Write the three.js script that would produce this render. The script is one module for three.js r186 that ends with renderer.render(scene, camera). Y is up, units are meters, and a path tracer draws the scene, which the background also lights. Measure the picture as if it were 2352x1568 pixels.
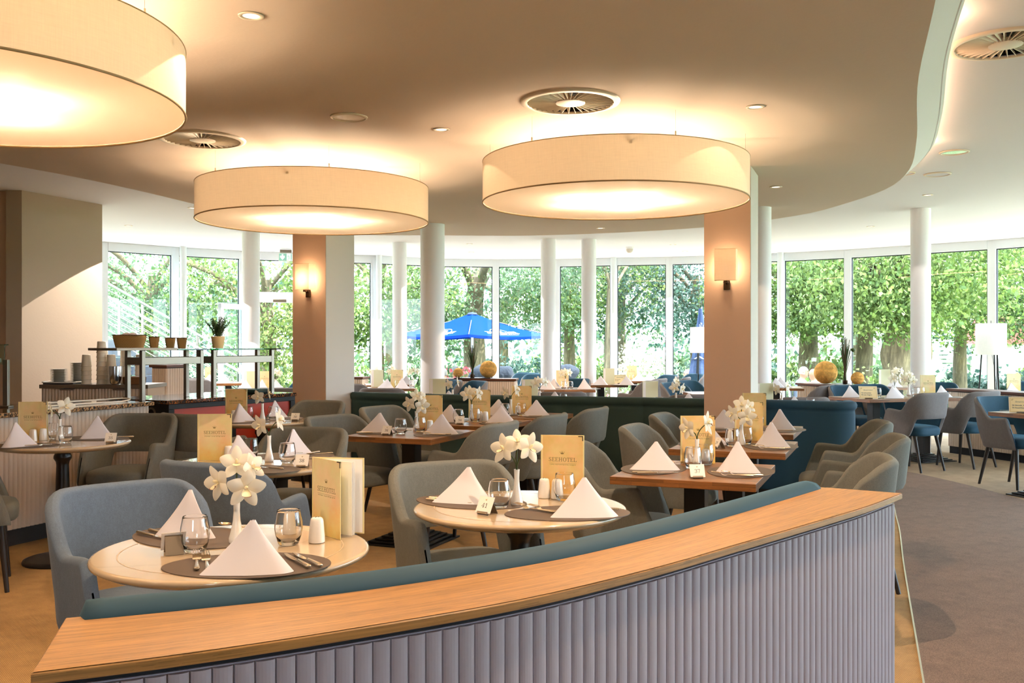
import * as THREE from 'three';
import { RoundedBoxGeometry } from 'three/addons/geometries/RoundedBoxGeometry.js';
import { mergeGeometries, mergeVertices, toCreasedNormals } from 'three/addons/utils/BufferGeometryUtils.js';
import { MarchingCubes } from 'three/addons/objects/MarchingCubes.js';

// ------------------------------------------------------------------ camera, sky, sun, exposure
const scene = new THREE.Scene();
const camera = new THREE.PerspectiveCamera(39.22, 1.5, 0.05, 400);
camera.position.set(0, 1.35, 0);
camera.lookAt(0, 1.35, -10);
camera.setViewOffset(2352, 1568, 0, -6, 2352, 1568);   // slight rising front keeps verticals upright

const SUN = new THREE.Vector3(0.62, 0.78, 0.06).normalize();
{ // bright hazy summer sky: milky near the horizon, faint blue overhead, a few soft clouds
  const W = 512, H = 256, d = new Float32Array(W * H * 4), wave = (a, b, c) => Math.sin(a * 3 + b * 5 + c) * Math.sin(a * 7 - b * 4 + c * 2) + .5 * Math.sin(a * 13 + b * 11 + c * 3);
  for (let y = 0; y < H; y++) for (let x = 0; x < W; x++) {
    const up = ((y + .5) / H - .5) * Math.PI, az = ((x + .5) / W - .5) * 2 * Math.PI, s = Math.max(0, Math.sin(up)), dir = [Math.cos(az) * Math.cos(up), Math.sin(up), Math.sin(az) * Math.cos(up)];
    const cl = Math.max(0, Math.min(1, .5 + .45 * wave(dir[0] * 1.3, dir[2] * 1.3, dir[1]))) * Math.min(1, s * 3), t = Math.pow(s, .6), glow = Math.pow(Math.max(0, dir[0] * SUN.x + dir[1] * SUN.y + dir[2] * SUN.z), 12) * .8, o = (y * W + x) * 4;
    const blue = [.56, .69, 1.05], haze = [.86, .92, 1.08];
    for (let c = 0; c < 3; c++) { let v = haze[c] * (1 - t) + blue[c] * t; v = v * (1 - cl * .6) + 1.1 * cl * .6 + glow * [1, .95, .85][c]; d[o + c] = up < 0 ? .55 * haze[c] : v; }
    d[o + 3] = 1;
  }
  const t = new THREE.DataTexture(d, W, H, THREE.RGBAFormat, THREE.FloatType); t.mapping = THREE.EquirectangularReflectionMapping; t.magFilter = t.minFilter = THREE.LinearFilter; t.needsUpdate = true;
  scene.background = scene.environment = t; scene.backgroundIntensity = scene.environmentIntensity = 11.5;
}

const sun = new THREE.DirectionalLight(0xfff4ea, 11);
sun.position.copy(SUN).multiplyScalar(60).add(new THREE.Vector3(0, 0, -22));
sun.target.position.set(0, 0, -22);
Object.assign(sun.shadow.camera, { left: -30, right: 30, top: 30, bottom: -30, near: 1, far: 160 });
sun.shadow.mapSize.set(4096, 4096);
scene.add(sun, sun.target);

const renderer = new THREE.WebGLRenderer({ antialias: true });
renderer.toneMapping = THREE.LinearToneMapping;
renderer.toneMappingExposure = 1.25;
renderer.shadowMap.enabled = true;

const DRUM = 1.7;          // candela of each lamp in a drum shade
const WARM = new THREE.Color(1.0, 0.77, 0.54), SOFT = new THREE.Color(1.0, 0.8, 0.58);

// ------------------------------------------------------------------ helpers
let seed = 12345;
const rnd = () => { seed = (seed + 0x6d2b79f5) | 0; let t = Math.imul(seed ^ (seed >>> 15), 1 | seed); t = (t + Math.imul(t ^ (t >>> 7), 61 | t)) ^ t; return ((t ^ (t >>> 14)) >>> 0) / 4294967296; };
const rr = (a, b) => a + (b - a) * rnd();
const { clamp, lerp, smoothstep } = THREE.MathUtils;
const PI = Math.PI, R = (d) => d * PI / 180;
const V = (x, y, z) => new THREE.Vector3(x, y, z);
const used = {};
function numbered(n) { const k = used[n] = (used[n] ?? -1) + 1; return k ? n + '_' + String(k).padStart(3, '0') : n; }
const at = (X, d, y = 0) => V(X, y, -d);                       // plan position: metres to the right and metres ahead
const yawOf = (fx, fd) => Math.atan2(fx, -fd);                 // turn that makes local +z look along (fx, fd) in plan
function tag(o, label, category, group, kind) { const u = o.userData; if (label) u.label = label; if (category) u.category = category; if (group) u.group = group; if (kind) u.kind = kind; return o; }
function mk(name, g, m, parent = scene) {
  const list = Array.isArray(g) ? g : [g];
  const geo = list.length > 1 ? mergeGeometries(list.map((x) => { const y = x.index ? x.toNonIndexed() : x; for (const k of Object.keys(y.attributes)) if (!['position', 'normal', 'uv'].includes(k)) y.deleteAttribute(k); return y; })) : list[0];
  const o = new THREE.Mesh(geo, m); o.name = parent === scene ? numbered(name) : name;
  o.castShadow = o.receiveShadow = true; parent.add(o); return o;
}
function thing(name, label, category, pos = V(0, 0, 0), yaw = 0, group, kind) {
  const o = new THREE.Group(); o.name = numbered(name); o.position.copy(pos); o.rotation.y = yaw; scene.add(o); return tag(o, label, category, group, kind);
}
function copy(src, pos, yaw, label, group) {
  const o = src.clone(); o.name = numbered(src.name.replace(/_\d{3}$/, '')); o.position.copy(pos); o.rotation.set(0, yaw, 0); scene.add(o);
  if (label) o.userData.label = label; if (group) o.userData.group = group; return o;
}
// a family of alike things: the first call builds, later calls clone
function family(build) { let first = null; return (pos, yaw, label, group) => { if (!first) { first = build(label); first.position.copy(pos); first.rotation.y = yaw; first.userData.label = label; if (group) first.userData.group = group; return first; } return copy(first, pos, yaw, label, group); }; }
const struct = (name, g, m, parent = scene) => { const o = mk(name, g, m, parent); if (parent === scene) o.userData.kind = 'structure'; return o; };
const T = (g, x, y, z, ry = 0, rx = 0, rz = 0) => g.applyMatrix4(new THREE.Matrix4().makeRotationFromEuler(new THREE.Euler(rx, ry, rz, 'YXZ')).setPosition(x, y, z));
function boxUV(g) {
  if (g.index) g = g.toNonIndexed();
  const p = g.attributes.position, n = g.attributes.normal, uv = new Float32Array(p.count * 2);
  for (let i = 0; i < p.count; i += 3) {
    const ax = Math.abs(n.getX(i) + n.getX(i + 1) + n.getX(i + 2)), ay = Math.abs(n.getY(i) + n.getY(i + 1) + n.getY(i + 2)), az = Math.abs(n.getZ(i) + n.getZ(i + 1) + n.getZ(i + 2));
    for (let k = i; k < i + 3; k++) {
      const x = p.getX(k), y = p.getY(k), z = p.getZ(k);
      const q = ay >= ax && ay >= az ? [x, z] : ax >= az ? [z, y] : [x, y];
      uv[k * 2] = q[0]; uv[k * 2 + 1] = q[1];
    }
  }
  g.setAttribute('uv', new THREE.BufferAttribute(uv, 2)); return g;
}
const rbox = (w, h, d, r = 0.005, s = 2) => new RoundedBoxGeometry(w, h, d, s, Math.min(r, w / 2.01, h / 2.01, d / 2.01));
const box = (w, h, d) => new THREE.BoxGeometry(w, h, d);
function mirror(g) { g = g.clone().scale(-1, 1, 1); if (g.index) { const a = g.index.array; for (let i = 0; i < a.length; i += 3) { const t = a[i]; a[i] = a[i + 1]; a[i + 1] = t; } } return g; }
const lathe = (pts, seg = 32) => new THREE.LatheGeometry(pts.map(([r, y]) => new THREE.Vector2(r, y)), seg);
const cyl = (r1, r2, h, seg = 24) => new THREE.CylinderGeometry(r1, r2, h, seg);
const tube = (pts, r, seg = 24, rs = 8, closed = false) => new THREE.TubeGeometry(new THREE.CatmullRomCurve3(pts.map((p) => p.isVector3 ? p : V(...p)), closed), seg, r, rs, closed);
function rod(a, b, r1, r2 = r1, seg = 10) {                    // tapered bar from a to b
  const d = b.clone().sub(a), g = new THREE.CylinderGeometry(r2, r1, d.length(), seg);
  g.applyQuaternion(new THREE.Quaternion().setFromUnitVectors(V(0, 1, 0), d.clone().normalize()));
  return g.translate((a.x + b.x) / 2, (a.y + b.y) / 2, (a.z + b.z) / 2);
}
// grid surface: fn(u, v) with u, v in 0..1; uv is scaled to metres by su, sv
function surf(nu, nv, fn, su = 1, sv = 1) {
  const p = [], uv = [], ix = [];
  for (let j = 0; j <= nv; j++) for (let i = 0; i <= nu; i++) { p.push(...fn(i / nu, j / nv)); uv.push(i / nu * su, j / nv * sv); }
  for (let j = 0; j < nv; j++) for (let i = 0; i < nu; i++) { const a = j * (nu + 1) + i, b = a + 1, c = a + nu + 1, d = c + 1; ix.push(a, b, d, a, d, c); }
  const g = new THREE.BufferGeometry();
  g.setAttribute('position', new THREE.Float32BufferAttribute(p, 3)); g.setAttribute('uv', new THREE.Float32BufferAttribute(uv, 2)); g.setIndex(ix); g.computeVertexNormals(); return g;
}
function shapeOf(pts) { const s = new THREE.Shape(); pts.forEach(([x, y], i) => i ? s.lineTo(x, y) : s.moveTo(x, y)); s.closePath(); return s; }
const extr = (pts, depth, bevel = 0, seg = 1) => new THREE.ExtrudeGeometry(pts instanceof THREE.Shape ? pts : shapeOf(pts), { depth, bevelEnabled: bevel > 0, bevelSize: bevel, bevelThickness: bevel, bevelSegments: seg, curveSegments: 12 });
// plan polygon (X, d) raised from y0 to y1
function slab(pts, y0, y1, bevel = 0, holes = []) { const s = shapeOf(pts); for (const [x, d, r] of holes) s.holes.push(new THREE.Path().absarc(x, d, r, 0, 2 * PI, true)); const g = extr(s, y1 - y0 - 2 * bevel, bevel); g.rotateX(-PI / 2); g.translate(0, y0 + bevel, 0); return boxUV(g); }
function curve(pts, n, closed = false) { const c = new THREE.CatmullRomCurve3(pts.map(([x, d]) => V(x, 0, d)), closed, 'centripetal'); return c.getSpacedPoints(n).slice(0, closed ? n : n + 1).map((p) => [p.x, p.z]); }
function offsetLine(pts, o, closed = false) {                  // positive o: to the right of travel seen in plan (X right, d up)
  const n = pts.length; return pts.map(([x, d], i) => { const a = pts[closed ? (i - 1 + n) % n : Math.max(0, i - 1)], b = pts[closed ? (i + 1) % n : Math.min(n - 1, i + 1)], tx = b[0] - a[0], td = b[1] - a[1], l = Math.hypot(tx, td) || 1; return [x + td / l * o, d - tx / l * o]; });
}
// vertical ribbon along a plan line
function ribbon(pts, y0, y1, o1 = 0, closed = false) {
  const top = o1 ? offsetLine(pts, o1, closed) : pts, P = closed ? [...pts, pts[0]] : pts, Q = closed ? [...top, top[0]] : top; let L = 0;
  for (let i = 1; i < P.length; i++) L += Math.hypot(P[i][0] - P[i - 1][0], P[i][1] - P[i - 1][1]);
  const n = P.length - 1;
  return surf(n, 1, (u, v) => { const i = Math.round(u * n), q = v < .5 ? P[i] : Q[i]; return [q[0], v < .5 ? y0 : y1, -q[1]]; }, L, y1 - y0);
}

// ------------------------------------------------------------------ textures
const hash = (x, y, s) => { let h = Math.imul(x, 374761393) + Math.imul(y, 668265263) + Math.imul(s, 1442695041); h = Math.imul(h ^ (h >>> 13), 1274126177); return ((h ^ (h >>> 16)) >>> 0) / 4294967296; };
function vnoise(x, y, px, py, s) {                              // value noise that repeats every px, py cells
  const i = Math.floor(x), j = Math.floor(y), f = x - i, g = y - j, u = f * f * (3 - 2 * f), v = g * g * (3 - 2 * g), m = (a, n) => ((a % n) + n) % n;
  const a = hash(m(i, px), m(j, py), s), b = hash(m(i + 1, px), m(j, py), s), c = hash(m(i, px), m(j + 1, py), s), d = hash(m(i + 1, px), m(j + 1, py), s);
  return lerp(lerp(a, b, u), lerp(c, d, u), v);
}
function fbm(u, v, cx, cy, s, oct = 4) { let t = 0, a = .5, n = 0; for (let o = 0; o < oct; o++, cx *= 2, cy *= 2, a *= .55) { t += a * vnoise(u * cx, v * cy, cx, cy, s + o); n += a; } return t / n; }
function tex(w, h, fn, rx, ry, srgb = true) {                   // fn(u, v) gives linear or sRGB values 0..1; one tile covers rx by ry metres
  const d = new Uint8Array(w * h * 4);
  for (let y = 0; y < h; y++) for (let x = 0; x < w; x++) { const c = fn((x + .5) / w, (y + .5) / h), o = (y * w + x) * 4; const q = typeof c === 'number' ? [c, c, c] : c; d[o] = clamp(q[0], 0, 1) * 255; d[o + 1] = clamp(q[1], 0, 1) * 255; d[o + 2] = clamp(q[2], 0, 1) * 255; d[o + 3] = 255; }
  const t = new THREE.DataTexture(d, w, h); t.magFilter = THREE.LinearFilter; t.minFilter = THREE.LinearMipmapLinearFilter; t.generateMipmaps = true; t.wrapS = t.wrapT = THREE.RepeatWrapping; t.repeat.set(1 / rx, 1 / ry); if (srgb) t.colorSpace = THREE.SRGBColorSpace; t.needsUpdate = true; return t;
}
function art(w, h, draw) { const c = document.createElement('canvas'); c.width = w; c.height = h; draw(c.getContext('2d'), w, h); const t = new THREE.CanvasTexture(c); t.colorSpace = THREE.SRGBColorSpace; return t; }
const weave = (n) => (u, v) => .8 + .22 * (hash(Math.floor(u * 256), Math.floor(v * 256), 3) - .5) + .05 * (fbm(u, v, 40, 10, 151, 2) - .5) + .03 * (fbm(u, v, 9, 9, 152, 2) - .5);
const txWeave = tex(256, 256, weave(48), .21, .21);
const txWeaveBump = tex(256, 256, weave(48), .21, .21, false);
const rib = (u, v) => { const nx = 40, ny = 64, y = v * ny, x = u * nx + (Math.floor(y) & 1) * .5, fx = x % 1 - .5, fy = y % 1 - .5; return Math.max(0, 1 - 1.6 * (fx * fx * 2.2 + fy * fy * 3)) * (.8 + .2 * hash(Math.floor(x), Math.floor(y), 9)); };
const txCarpet = tex(512, 512, (u, v) => { const t = rib(u, v), n = fbm(u, v, 6, 6, 21); const k = .68 + .34 * t + .12 * (n - .5); return [k * .95, k * .86, k * .71]; }, .34, .34);
const txCarpetBump = tex(512, 512, rib, .34, .34, false);
const txCarpetGrey = tex(512, 512, (u, v) => { const t = hash(Math.floor(u * 256), Math.floor(v * 256), 5), n = fbm(u, v, 8, 8, 31), k = .6 + .34 * t + .14 * (n - .5); return [k * .93, k * .85, k * .78]; }, .5, .5);
const txCarpetPale = tex(512, 512, (u, v) => { const t = rib(u, v), n = fbm(u, v, 5, 5, 44), k = .66 + .28 * t + .12 * (n - .5); return [k * .96, k * .89, k * .8]; }, .3, .3);
const grain = (u, v) => { const w = fbm(u, v, 3, 10, 61, 3) * 1.1, f = fbm(u, v, 10, 130, 62, 3), p = fbm(u, v, 26, 300, 63, 2); return { w, f, p, ring: .5 + .5 * Math.sin((v * 26 + w * 9) * 2) }; };
const txOak = tex(1024, 512, (u, v) => { const g = grain(u, v), k = .74 + .13 * (g.f - .5) * 2 + .05 * g.ring - (g.p > .68 ? .12 : 0); return [k * .86, k * .655, k * .40]; }, 1.3, .36);
const txStave = tex(1024, 512, (u, v) => {                     // glued staves: tone changes per stave, grain along it
  const row = Math.floor(v * 8), uu = (u + hash(row, 1, 71) * .5) % 1, col = Math.floor(uu * 3), tone = hash(row, col, 72), g = grain((u + tone) % 1, v), k = .62 + .2 * tone + .14 * (g.f - .5) * 2 - (g.p > .7 ? .08 : 0), seam = (v * 8 % 1) < .03 || (uu * 3 % 1) < .006 ? .85 : 1;
  return [k * .8 * seam, k * .6 * seam, k * .4 * seam];
}, .66, .34);
const txMarble = tex(512, 512, (u, v) => { const n = fbm(u, v, 4, 4, 81), w = fbm(u, v, 6, 6, 82), l = Math.abs(Math.sin((u * 3 + v * 2 + w * 1.4) * PI)), k = .9 + .06 * (n - .5) - .07 * Math.pow(1 - l, 18); return [k, k * .955, k * .875]; }, .9, .9);
const txGranite = tex(512, 512, (u, v) => { const a = fbm(u, v, 40, 40, 91, 2), b = fbm(u, v, 24, 24, 92, 2); const c = a > .58 ? [.2, .16, .13] : b > .56 ? [.78, .66, .52] : a < .42 ? [.45, .36, .28] : [.66, .55, .43]; return c; }, .35, .35);
const txGraniteDark = tex(512, 512, (u, v) => { const a = fbm(u, v, 40, 40, 93, 2), b = fbm(u, v, 24, 24, 94, 2); return a > .53 ? [.1, .08, .07] : b > .56 ? [.66, .47, .3] : a < .42 ? [.36, .25, .16] : [.5, .36, .24]; }, .35, .35);
const txLinen = tex(256, 256, (u, v) => .93 + .07 * (fbm(u, v, 90, 4, 101, 2) * .5 + fbm(u, v, 4, 90, 102, 2) * .5), .2, .2);
const txPlaster = tex(256, 256, (u, v) => fbm(u, v, 30, 30, 111, 3), .5, .5, false);
const txFelt = tex(512, 256, (u, v) => { const s = fbm(u + .06 * fbm(u, v, 8, 8, 121), v + .08 * fbm(u, v, 6, 6, 122), 24, 12, 123, 5); const k = .86 + .34 * (s - .5); return [k * 1.0, k * .8, k * .5]; }, 1, 1);
const txBark = tex(256, 512, (u, v) => { const k = .4 + .5 * fbm(u, v, 18, 5, 131, 4); return [k * .8, k * .74, k * .64]; }, 1, 1);
const txWicker = tex(128, 128, (u, v) => { const y = Math.floor(v * 10), x = u * 12 + (y & 1) * .5, f = x % 1 - .5, g = v * 10 % 1 - .5; return .45 + .55 * (1 - 3 * f * f) * (1 - 2.4 * g * g); }, .06, .06);
const txGrass = tex(512, 512, (u, v) => { const k = .55 + .5 * (fbm(u, v, 60, 60, 141, 3) - .4), p = fbm(u, v, 5, 5, 142, 3); return [k * lerp(.62, .82, p), k * .95, k * .42]; }, 3, 3);
const crown = (c, x, y, s, col) => { c.fillStyle = col; c.beginPath(); c.moveTo(x - s, y - s * .5); c.lineTo(x - s * .55, y + s * .45); c.lineTo(x + s * .55, y + s * .45); c.lineTo(x + s, y - s * .5); c.lineTo(x + s * .45, y); c.lineTo(x + s * .3, y - s * .75); c.lineTo(x, y - s * .05); c.lineTo(x - s * .3, y - s * .75); c.lineTo(x - s * .45, y); c.closePath(); c.fill(); for (const q of [-1, -.3, .3, 1]) { c.beginPath(); c.arc(x + q * s, y - s * (Math.abs(q) > .5 ? .55 : .82), s * .12, 0, 7); c.fill(); } };
const coverArt = (warm, s) => art(384, 540, (c, w, h) => {
  const im = c.createImageData(w, h);
  for (let y = 0; y < h; y++) for (let x = 0; x < w; x++) {
    const n = fbm(x / w, y / h, 4, 6, s, 5), m = fbm(x / w, y / h, 3, 4, s + 7, 4), o = (y * w + x) * 4, low = smoothstep(y / h + (n - .5) * .5, .55, .95);
    im.data[o] = lerp(226, 246, n) - 6 * low; im.data[o + 1] = lerp(205, 232, m) - (warm ? 14 : 4) - 14 * low; im.data[o + 2] = lerp(140, 190, n * .5 + m * .5) - (warm ? 24 : 0) - 42 * low; im.data[o + 3] = 255;
  }
  c.putImageData(im, 0, 0);
  crown(c, w / 2, 158, 20, '#8a7440'); c.fillStyle = '#7c6a3c'; c.textAlign = 'center'; c.font = '50px serif'; c.fillText('SEEHOTEL', w / 2 + 4, 232);
  c.strokeStyle = '#9a8650'; c.lineWidth = 2; c.beginPath(); c.moveTo(70, 248); c.lineTo(w - 62, 248); c.stroke(); c.fillStyle = '#a8945c'; for (let x = 78; x < w - 70; x += 6) if (hash(x, 1, s) > .16) c.fillRect(x, 256, 4, 4 + 6 * hash(x, 2, s));
});
const numberArt = (n) => art(192, 176, (c, w, h) => { c.fillStyle = '#f7f4ee'; c.fillRect(0, 0, w, h); crown(c, w / 2, 34, 13, '#a08a58'); c.fillStyle = '#1c1b1f'; c.textAlign = 'center'; c.font = '72px serif'; c.fillText(n, w / 2, 120); });
const cardArt = (lines) => art(320, 240, (c, w, h) => {
  c.fillStyle = '#f1dcae'; c.fillRect(0, 0, w, h); c.strokeStyle = '#b99a55'; c.lineWidth = 3; c.strokeRect(14, 14, w - 28, h - 28); c.strokeStyle = '#a08040'; for (let k = 0; k < 3; k++) { c.beginPath(); c.moveTo(26 + k * 8, 52); c.lineTo(40 + k * 9, 26); c.stroke(); }
  c.fillStyle = '#5c5a58'; c.font = 'italic 34px serif'; c.textAlign = 'center'; c.fillText('Reserviert', w / 2, 84); c.font = '26px serif'; c.fillText('29', w - 46, 46); c.fillStyle = '#22324a'; c.textAlign = 'left'; c.font = 'bold 29px sans-serif'; lines.forEach((l, i) => c.fillText(l, 34, 140 + i * 38));
});

// ------------------------------------------------------------------ materials
const lin = (h) => new THREE.Color(h);
const mat = (color, rough = .6, o = {}) => new THREE.MeshStandardMaterial({ color, roughness: rough, ...o });
const phys = (color, rough, o = {}) => new THREE.MeshPhysicalMaterial({ color, roughness: rough, ...o });
const M = {
  ceiling: mat('#d3c2b0', .95, { bumpMap: txPlaster, bumpScale: .0006 }), white: mat('#dcdbdd', .92, { bumpMap: txPlaster, bumpScale: .0005 }), wall: mat('#b9a794', .9, { bumpMap: txPlaster, bumpScale: .0005 }), wallPink: mat('#cfae98', .9, { bumpMap: txPlaster, bumpScale: .0005 }), pale: mat('#cfc8c0', .9),
  column: mat('#f3f3f8', .75), frame: mat('#dfe4ea', .4), gasket: mat('#141a22', .5), pane: phys('#f4fbf8', 0, { transmission: 1, thickness: 0, ior: 1.5, specularIntensity: .45 }),
  carpet: mat('#f6dcb4', 1, { map: txCarpet, bumpMap: txCarpetBump, bumpScale: .003 }), carpetGrey: mat('#aa9d97', 1, { map: txCarpetGrey }), carpetPale: mat('#e2d5c4', 1, { map: txCarpetPale, bumpMap: txCarpetBump, bumpScale: .002 }), brass: mat('#d8d0c0', .3, { metalness: .9 }),
  oak: phys('#fff2dc', .42, { map: txOak, clearcoat: .25, clearcoatRoughness: .3 }), oakDark: mat('#8a5c34', .5, { map: txOak }), stave: phys('#e2c294', .4, { map: txStave, clearcoat: .3, clearcoatRoughness: .25 }), slat: mat('#a8a0aa', .6), flute: mat('#cdb9a6', .65), gap: mat('#1b1c22', .8), plinth: mat('#2a221d', .6),
  teal: phys('#1a4253', .75, { sheen: 1, sheenColor: lin('#4f8093'), sheenRoughness: .4 }), tealDark: phys('#153a4d', .8, { sheen: .6, sheenColor: lin('#3f7088'), sheenRoughness: .45 }), tealChair: phys('#1d5470', .8, { map: txWeave, sheen: .8, sheenColor: lin('#5c9ab8'), sheenRoughness: .45 }), green: phys('#203a3a', .8, { sheen: .7, sheenColor: lin('#456a68'), sheenRoughness: .45 }),
  grey: phys('#8b8d86', .95, { map: txWeave, bumpMap: txWeaveBump, bumpScale: .0006, sheen: .4, sheenColor: lin('#b8bcb4'), sheenRoughness: .5 }), blueGrey: phys('#77889c', .95, { map: txWeave, bumpMap: txWeaveBump, bumpScale: .0006, sheen: .4, sheenColor: lin('#a8b8cc'), sheenRoughness: .5 }), mauve: phys('#8e8a8c', .95, { map: txWeave, sheen: .4, sheenColor: lin('#b0acb0'), sheenRoughness: .5 }),
  leg: mat('#211a17', .45), black: mat('#141211', .35), matBlack: mat('#0d0d0f', .65), red: mat('#a8341a', .5), marble: phys('#dccdba', .16, { map: txMarble, clearcoat: .5, clearcoatRoughness: .08 }), ring: mat('#cdb79a', .3), under: mat('#cdb9a2', .4),
  granite: phys('#e0cdb6', .14, { map: txGranite, clearcoat: .6 }), graniteDark: phys('#c9a683', .12, { map: txGraniteDark, clearcoat: .7 }), steel: mat('#8a8074', .34, { metalness: 1 }), steelDark: mat('#8a7d70', .4, { metalness: .9 }), silver: mat('#e6dccb', .16, { metalness: 1 }), chrome: mat('#d5d5d8', .2, { metalness: 1 }),
  glass: phys('#ffffff', 0, { transmission: 1, thickness: .01, ior: 1.45 }), shelfGlass: phys('#dff5ea', 0, { transmission: 1, thickness: .01, ior: 1.5, attenuationColor: lin('#5cc79a'), attenuationDistance: .12 }), china: phys('#efece6', .22, { clearcoat: .6 }), cup: mat('#ece2d0', .5), pot: mat('#e4c58c', .45), linen: mat('#d8d4da', .95), matLeather: mat('#584a40', .55), paper: mat('#f3efe9', .9), cover: mat('#ffffff', .5, { map: coverArt(false, 201) }), coverWarm: mat('#ffffff', .5, { map: coverArt(true, 233) }), coverBack: mat('#e3d49a', .55), coverPale: mat('#dfe0bf', .55),
  petal: phys('#f6efdd', .6, { transmission: .3, thickness: 0 }), lip: mat('#f0e3bb', .6), throat: mat('#6e2a22', .6), stem: mat('#3c4a1e', .6), leafDark: mat('#34491f', .6), reed: mat('#3d5226', .6), reedTip: mat('#5a3b26', .7), felt: mat('#fff0cc', 1, { map: txFelt, bumpMap: txFelt, bumpScale: .012 }), wicker: mat('#c99a58', .8, { map: txWicker, bumpMap: txWicker, bumpScale: .002 }), wickerDark: mat('#8a5a22', .8, { map: txWicker, bumpMap: txWicker, bumpScale: .002 }), tray: mat('#2a2320', .4),
  shade: phys('#ecd9bd', .95, { transmission: .16, thickness: 0, map: txLinen }), diffuser: phys('#fff4e4', .95, { transmission: .5, thickness: 0, emissive: lin('#ffdcae'), emissiveIntensity: .12 }), whiteShade: phys('#f4f4f2', .95, { transmission: .4, thickness: 0, map: txLinen }), sconceShade: phys('#f4dfc4', .95, { transmission: .3, thickness: 0, map: txLinen, emissive: lin('#ffc98a'), emissiveIntensity: .08 }), bronze: mat('#4a3526', .35, { metalness: .7 }), rim: mat('#b59870', .6),
  bulb: mat('#ffffff', .5, { emissive: lin('#fff0dc'), emissiveIntensity: 2.2 }), spotOff: mat('#cfc8c0', .5), cove: mat('#ffffff', .5, { emissive: lin('#ffcaa0'), emissiveIntensity: 14 }), ventDark: mat('#1d1814', .9), ventWhite: mat('#e8dcc8', .5),
  bark: mat('#cfc4b2', 1, { map: txBark, bumpMap: txBark, bumpScale: .03 }), barkPale: mat('#d8cfc0', 1, { map: txBark, bumpMap: txBark, bumpScale: .02 }), grass: mat('#c4ccae', 1, { map: txGrass }), terrace: mat('#d8d2c6', .95), rock: mat('#2a2f3a', .95), whiteWood: mat('#e8e6e2', .8),
  leaf: phys('#ffffff', .75, { transmission: .4, thickness: 0, specularIntensity: .25 }), canvasBlue: phys('#123594', .95, { transmission: .2, thickness: 0, specularIntensity: 0 }), navy: mat('#2a3550', .8), skin: mat('#a87b62', .7), hair: mat('#5a5856', .9), shirtPale: mat('#7d8796', .9), shirtNavy: mat('#161d30', .9), trousers: mat('#3a3c44', .9), rattan: mat('#b9bcc2', .8, { map: txWicker }),
};

// ------------------------------------------------------------------ room shell
const FACADE = [[-9.2, 13.0], [-8.4, 14.0], [-7.5, 14.85], [-6.62, 15.5], [-5.76, 16.35], [-4.8, 17.04], [-3.7, 17.5], [-2.58, 17.9], [-1.48, 18.6], [-0.32, 18.76], [0.876, 18.7], [1.96, 18.4], [2.99, 18.2], [3.97, 17.87], [4.91, 17.45], [5.9, 16.8], [6.8, 16.0], [7.65, 15.25], [8.45, 14.3], [9.1, 13.2], [9.5, 12.0], [9.7, 10.8], [9.7, 9.6], [9.7, 8.4], [9.7, 7.2], [9.7, 6], [9.7, 4.8], [9.7, 3.6], [9.7, 2.4], [9.7, 1.2], [9.7, 0]];
const EDGE = curve([[-1.1, -4.2], [.31, 0], [1.1, 2.2], [1.76, 3.98], [2.22, 5.24], [2.85, 6.75], [3.27, 7.9], [3.45, 8.8], [3.4, 9.7], [3.2, 10.6], [2.34, 11.75], [.4, 12.6], [-1.0, 12.6], [-2.06, 12.5], [-2.95, 11.5], [-3.22, 9.9], [-3.68, 8.35], [-4.05, 7.58], [-4.9, 6.2], [-7.4, 2.5], [-7.9, -4.2]], 150);
const WALK_IN = curve([[-1.3, -4.2], [.23, 0], [.95, 1.95], [1.63, 3.8], [2.37, 5.8], [2.95, 7.35], [3.3, 8.5], [3.2, 9.7], [2.6, 10.6], [1.0, 11.4], [-1.0, 11.4]], 80);
const WALK_OUT = curve([[1.6, -4.2], [3.1, 0], [3.95, 3.4], [4.3, 6.2], [4.43, 8.2], [4.37, 9.2], [4.19, 10.14], [3.95, 10.6], [3.2, 11.4], [1.2, 12.3], [-1.0, 12.4]], 80);

struct('floor', slab([[-10, -4.4], [-10, 13], ...FACADE.slice(1), [10.1, 0], [10.1, -4.4]], -.3, -.006), M.terrace);
struct('floor_dining_carpet', slab([[-10, -4.3], ...WALK_IN, [-2.5, 11.5], [-4.2, 9.6], [-10, 10.3]], -.006, 0), M.carpet);
struct('floor_walkway_carpet', slab([...WALK_IN, ...[...WALK_OUT].reverse()], -.006, 0), M.carpetGrey);
struct('floor_window_carpet', slab([...WALK_OUT, [-2.5, 11.5], [-4.2, 9.6], [-9.5, 10.3], ...FACADE, [9.8, -4.3]], -.006, 0), M.carpetPale);
struct('trim_1', (() => { const a = WALK_IN, b = offsetLine(a, .008); return slab([...a, ...[...b].reverse()], 0, .003); })(), M.brass);

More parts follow.
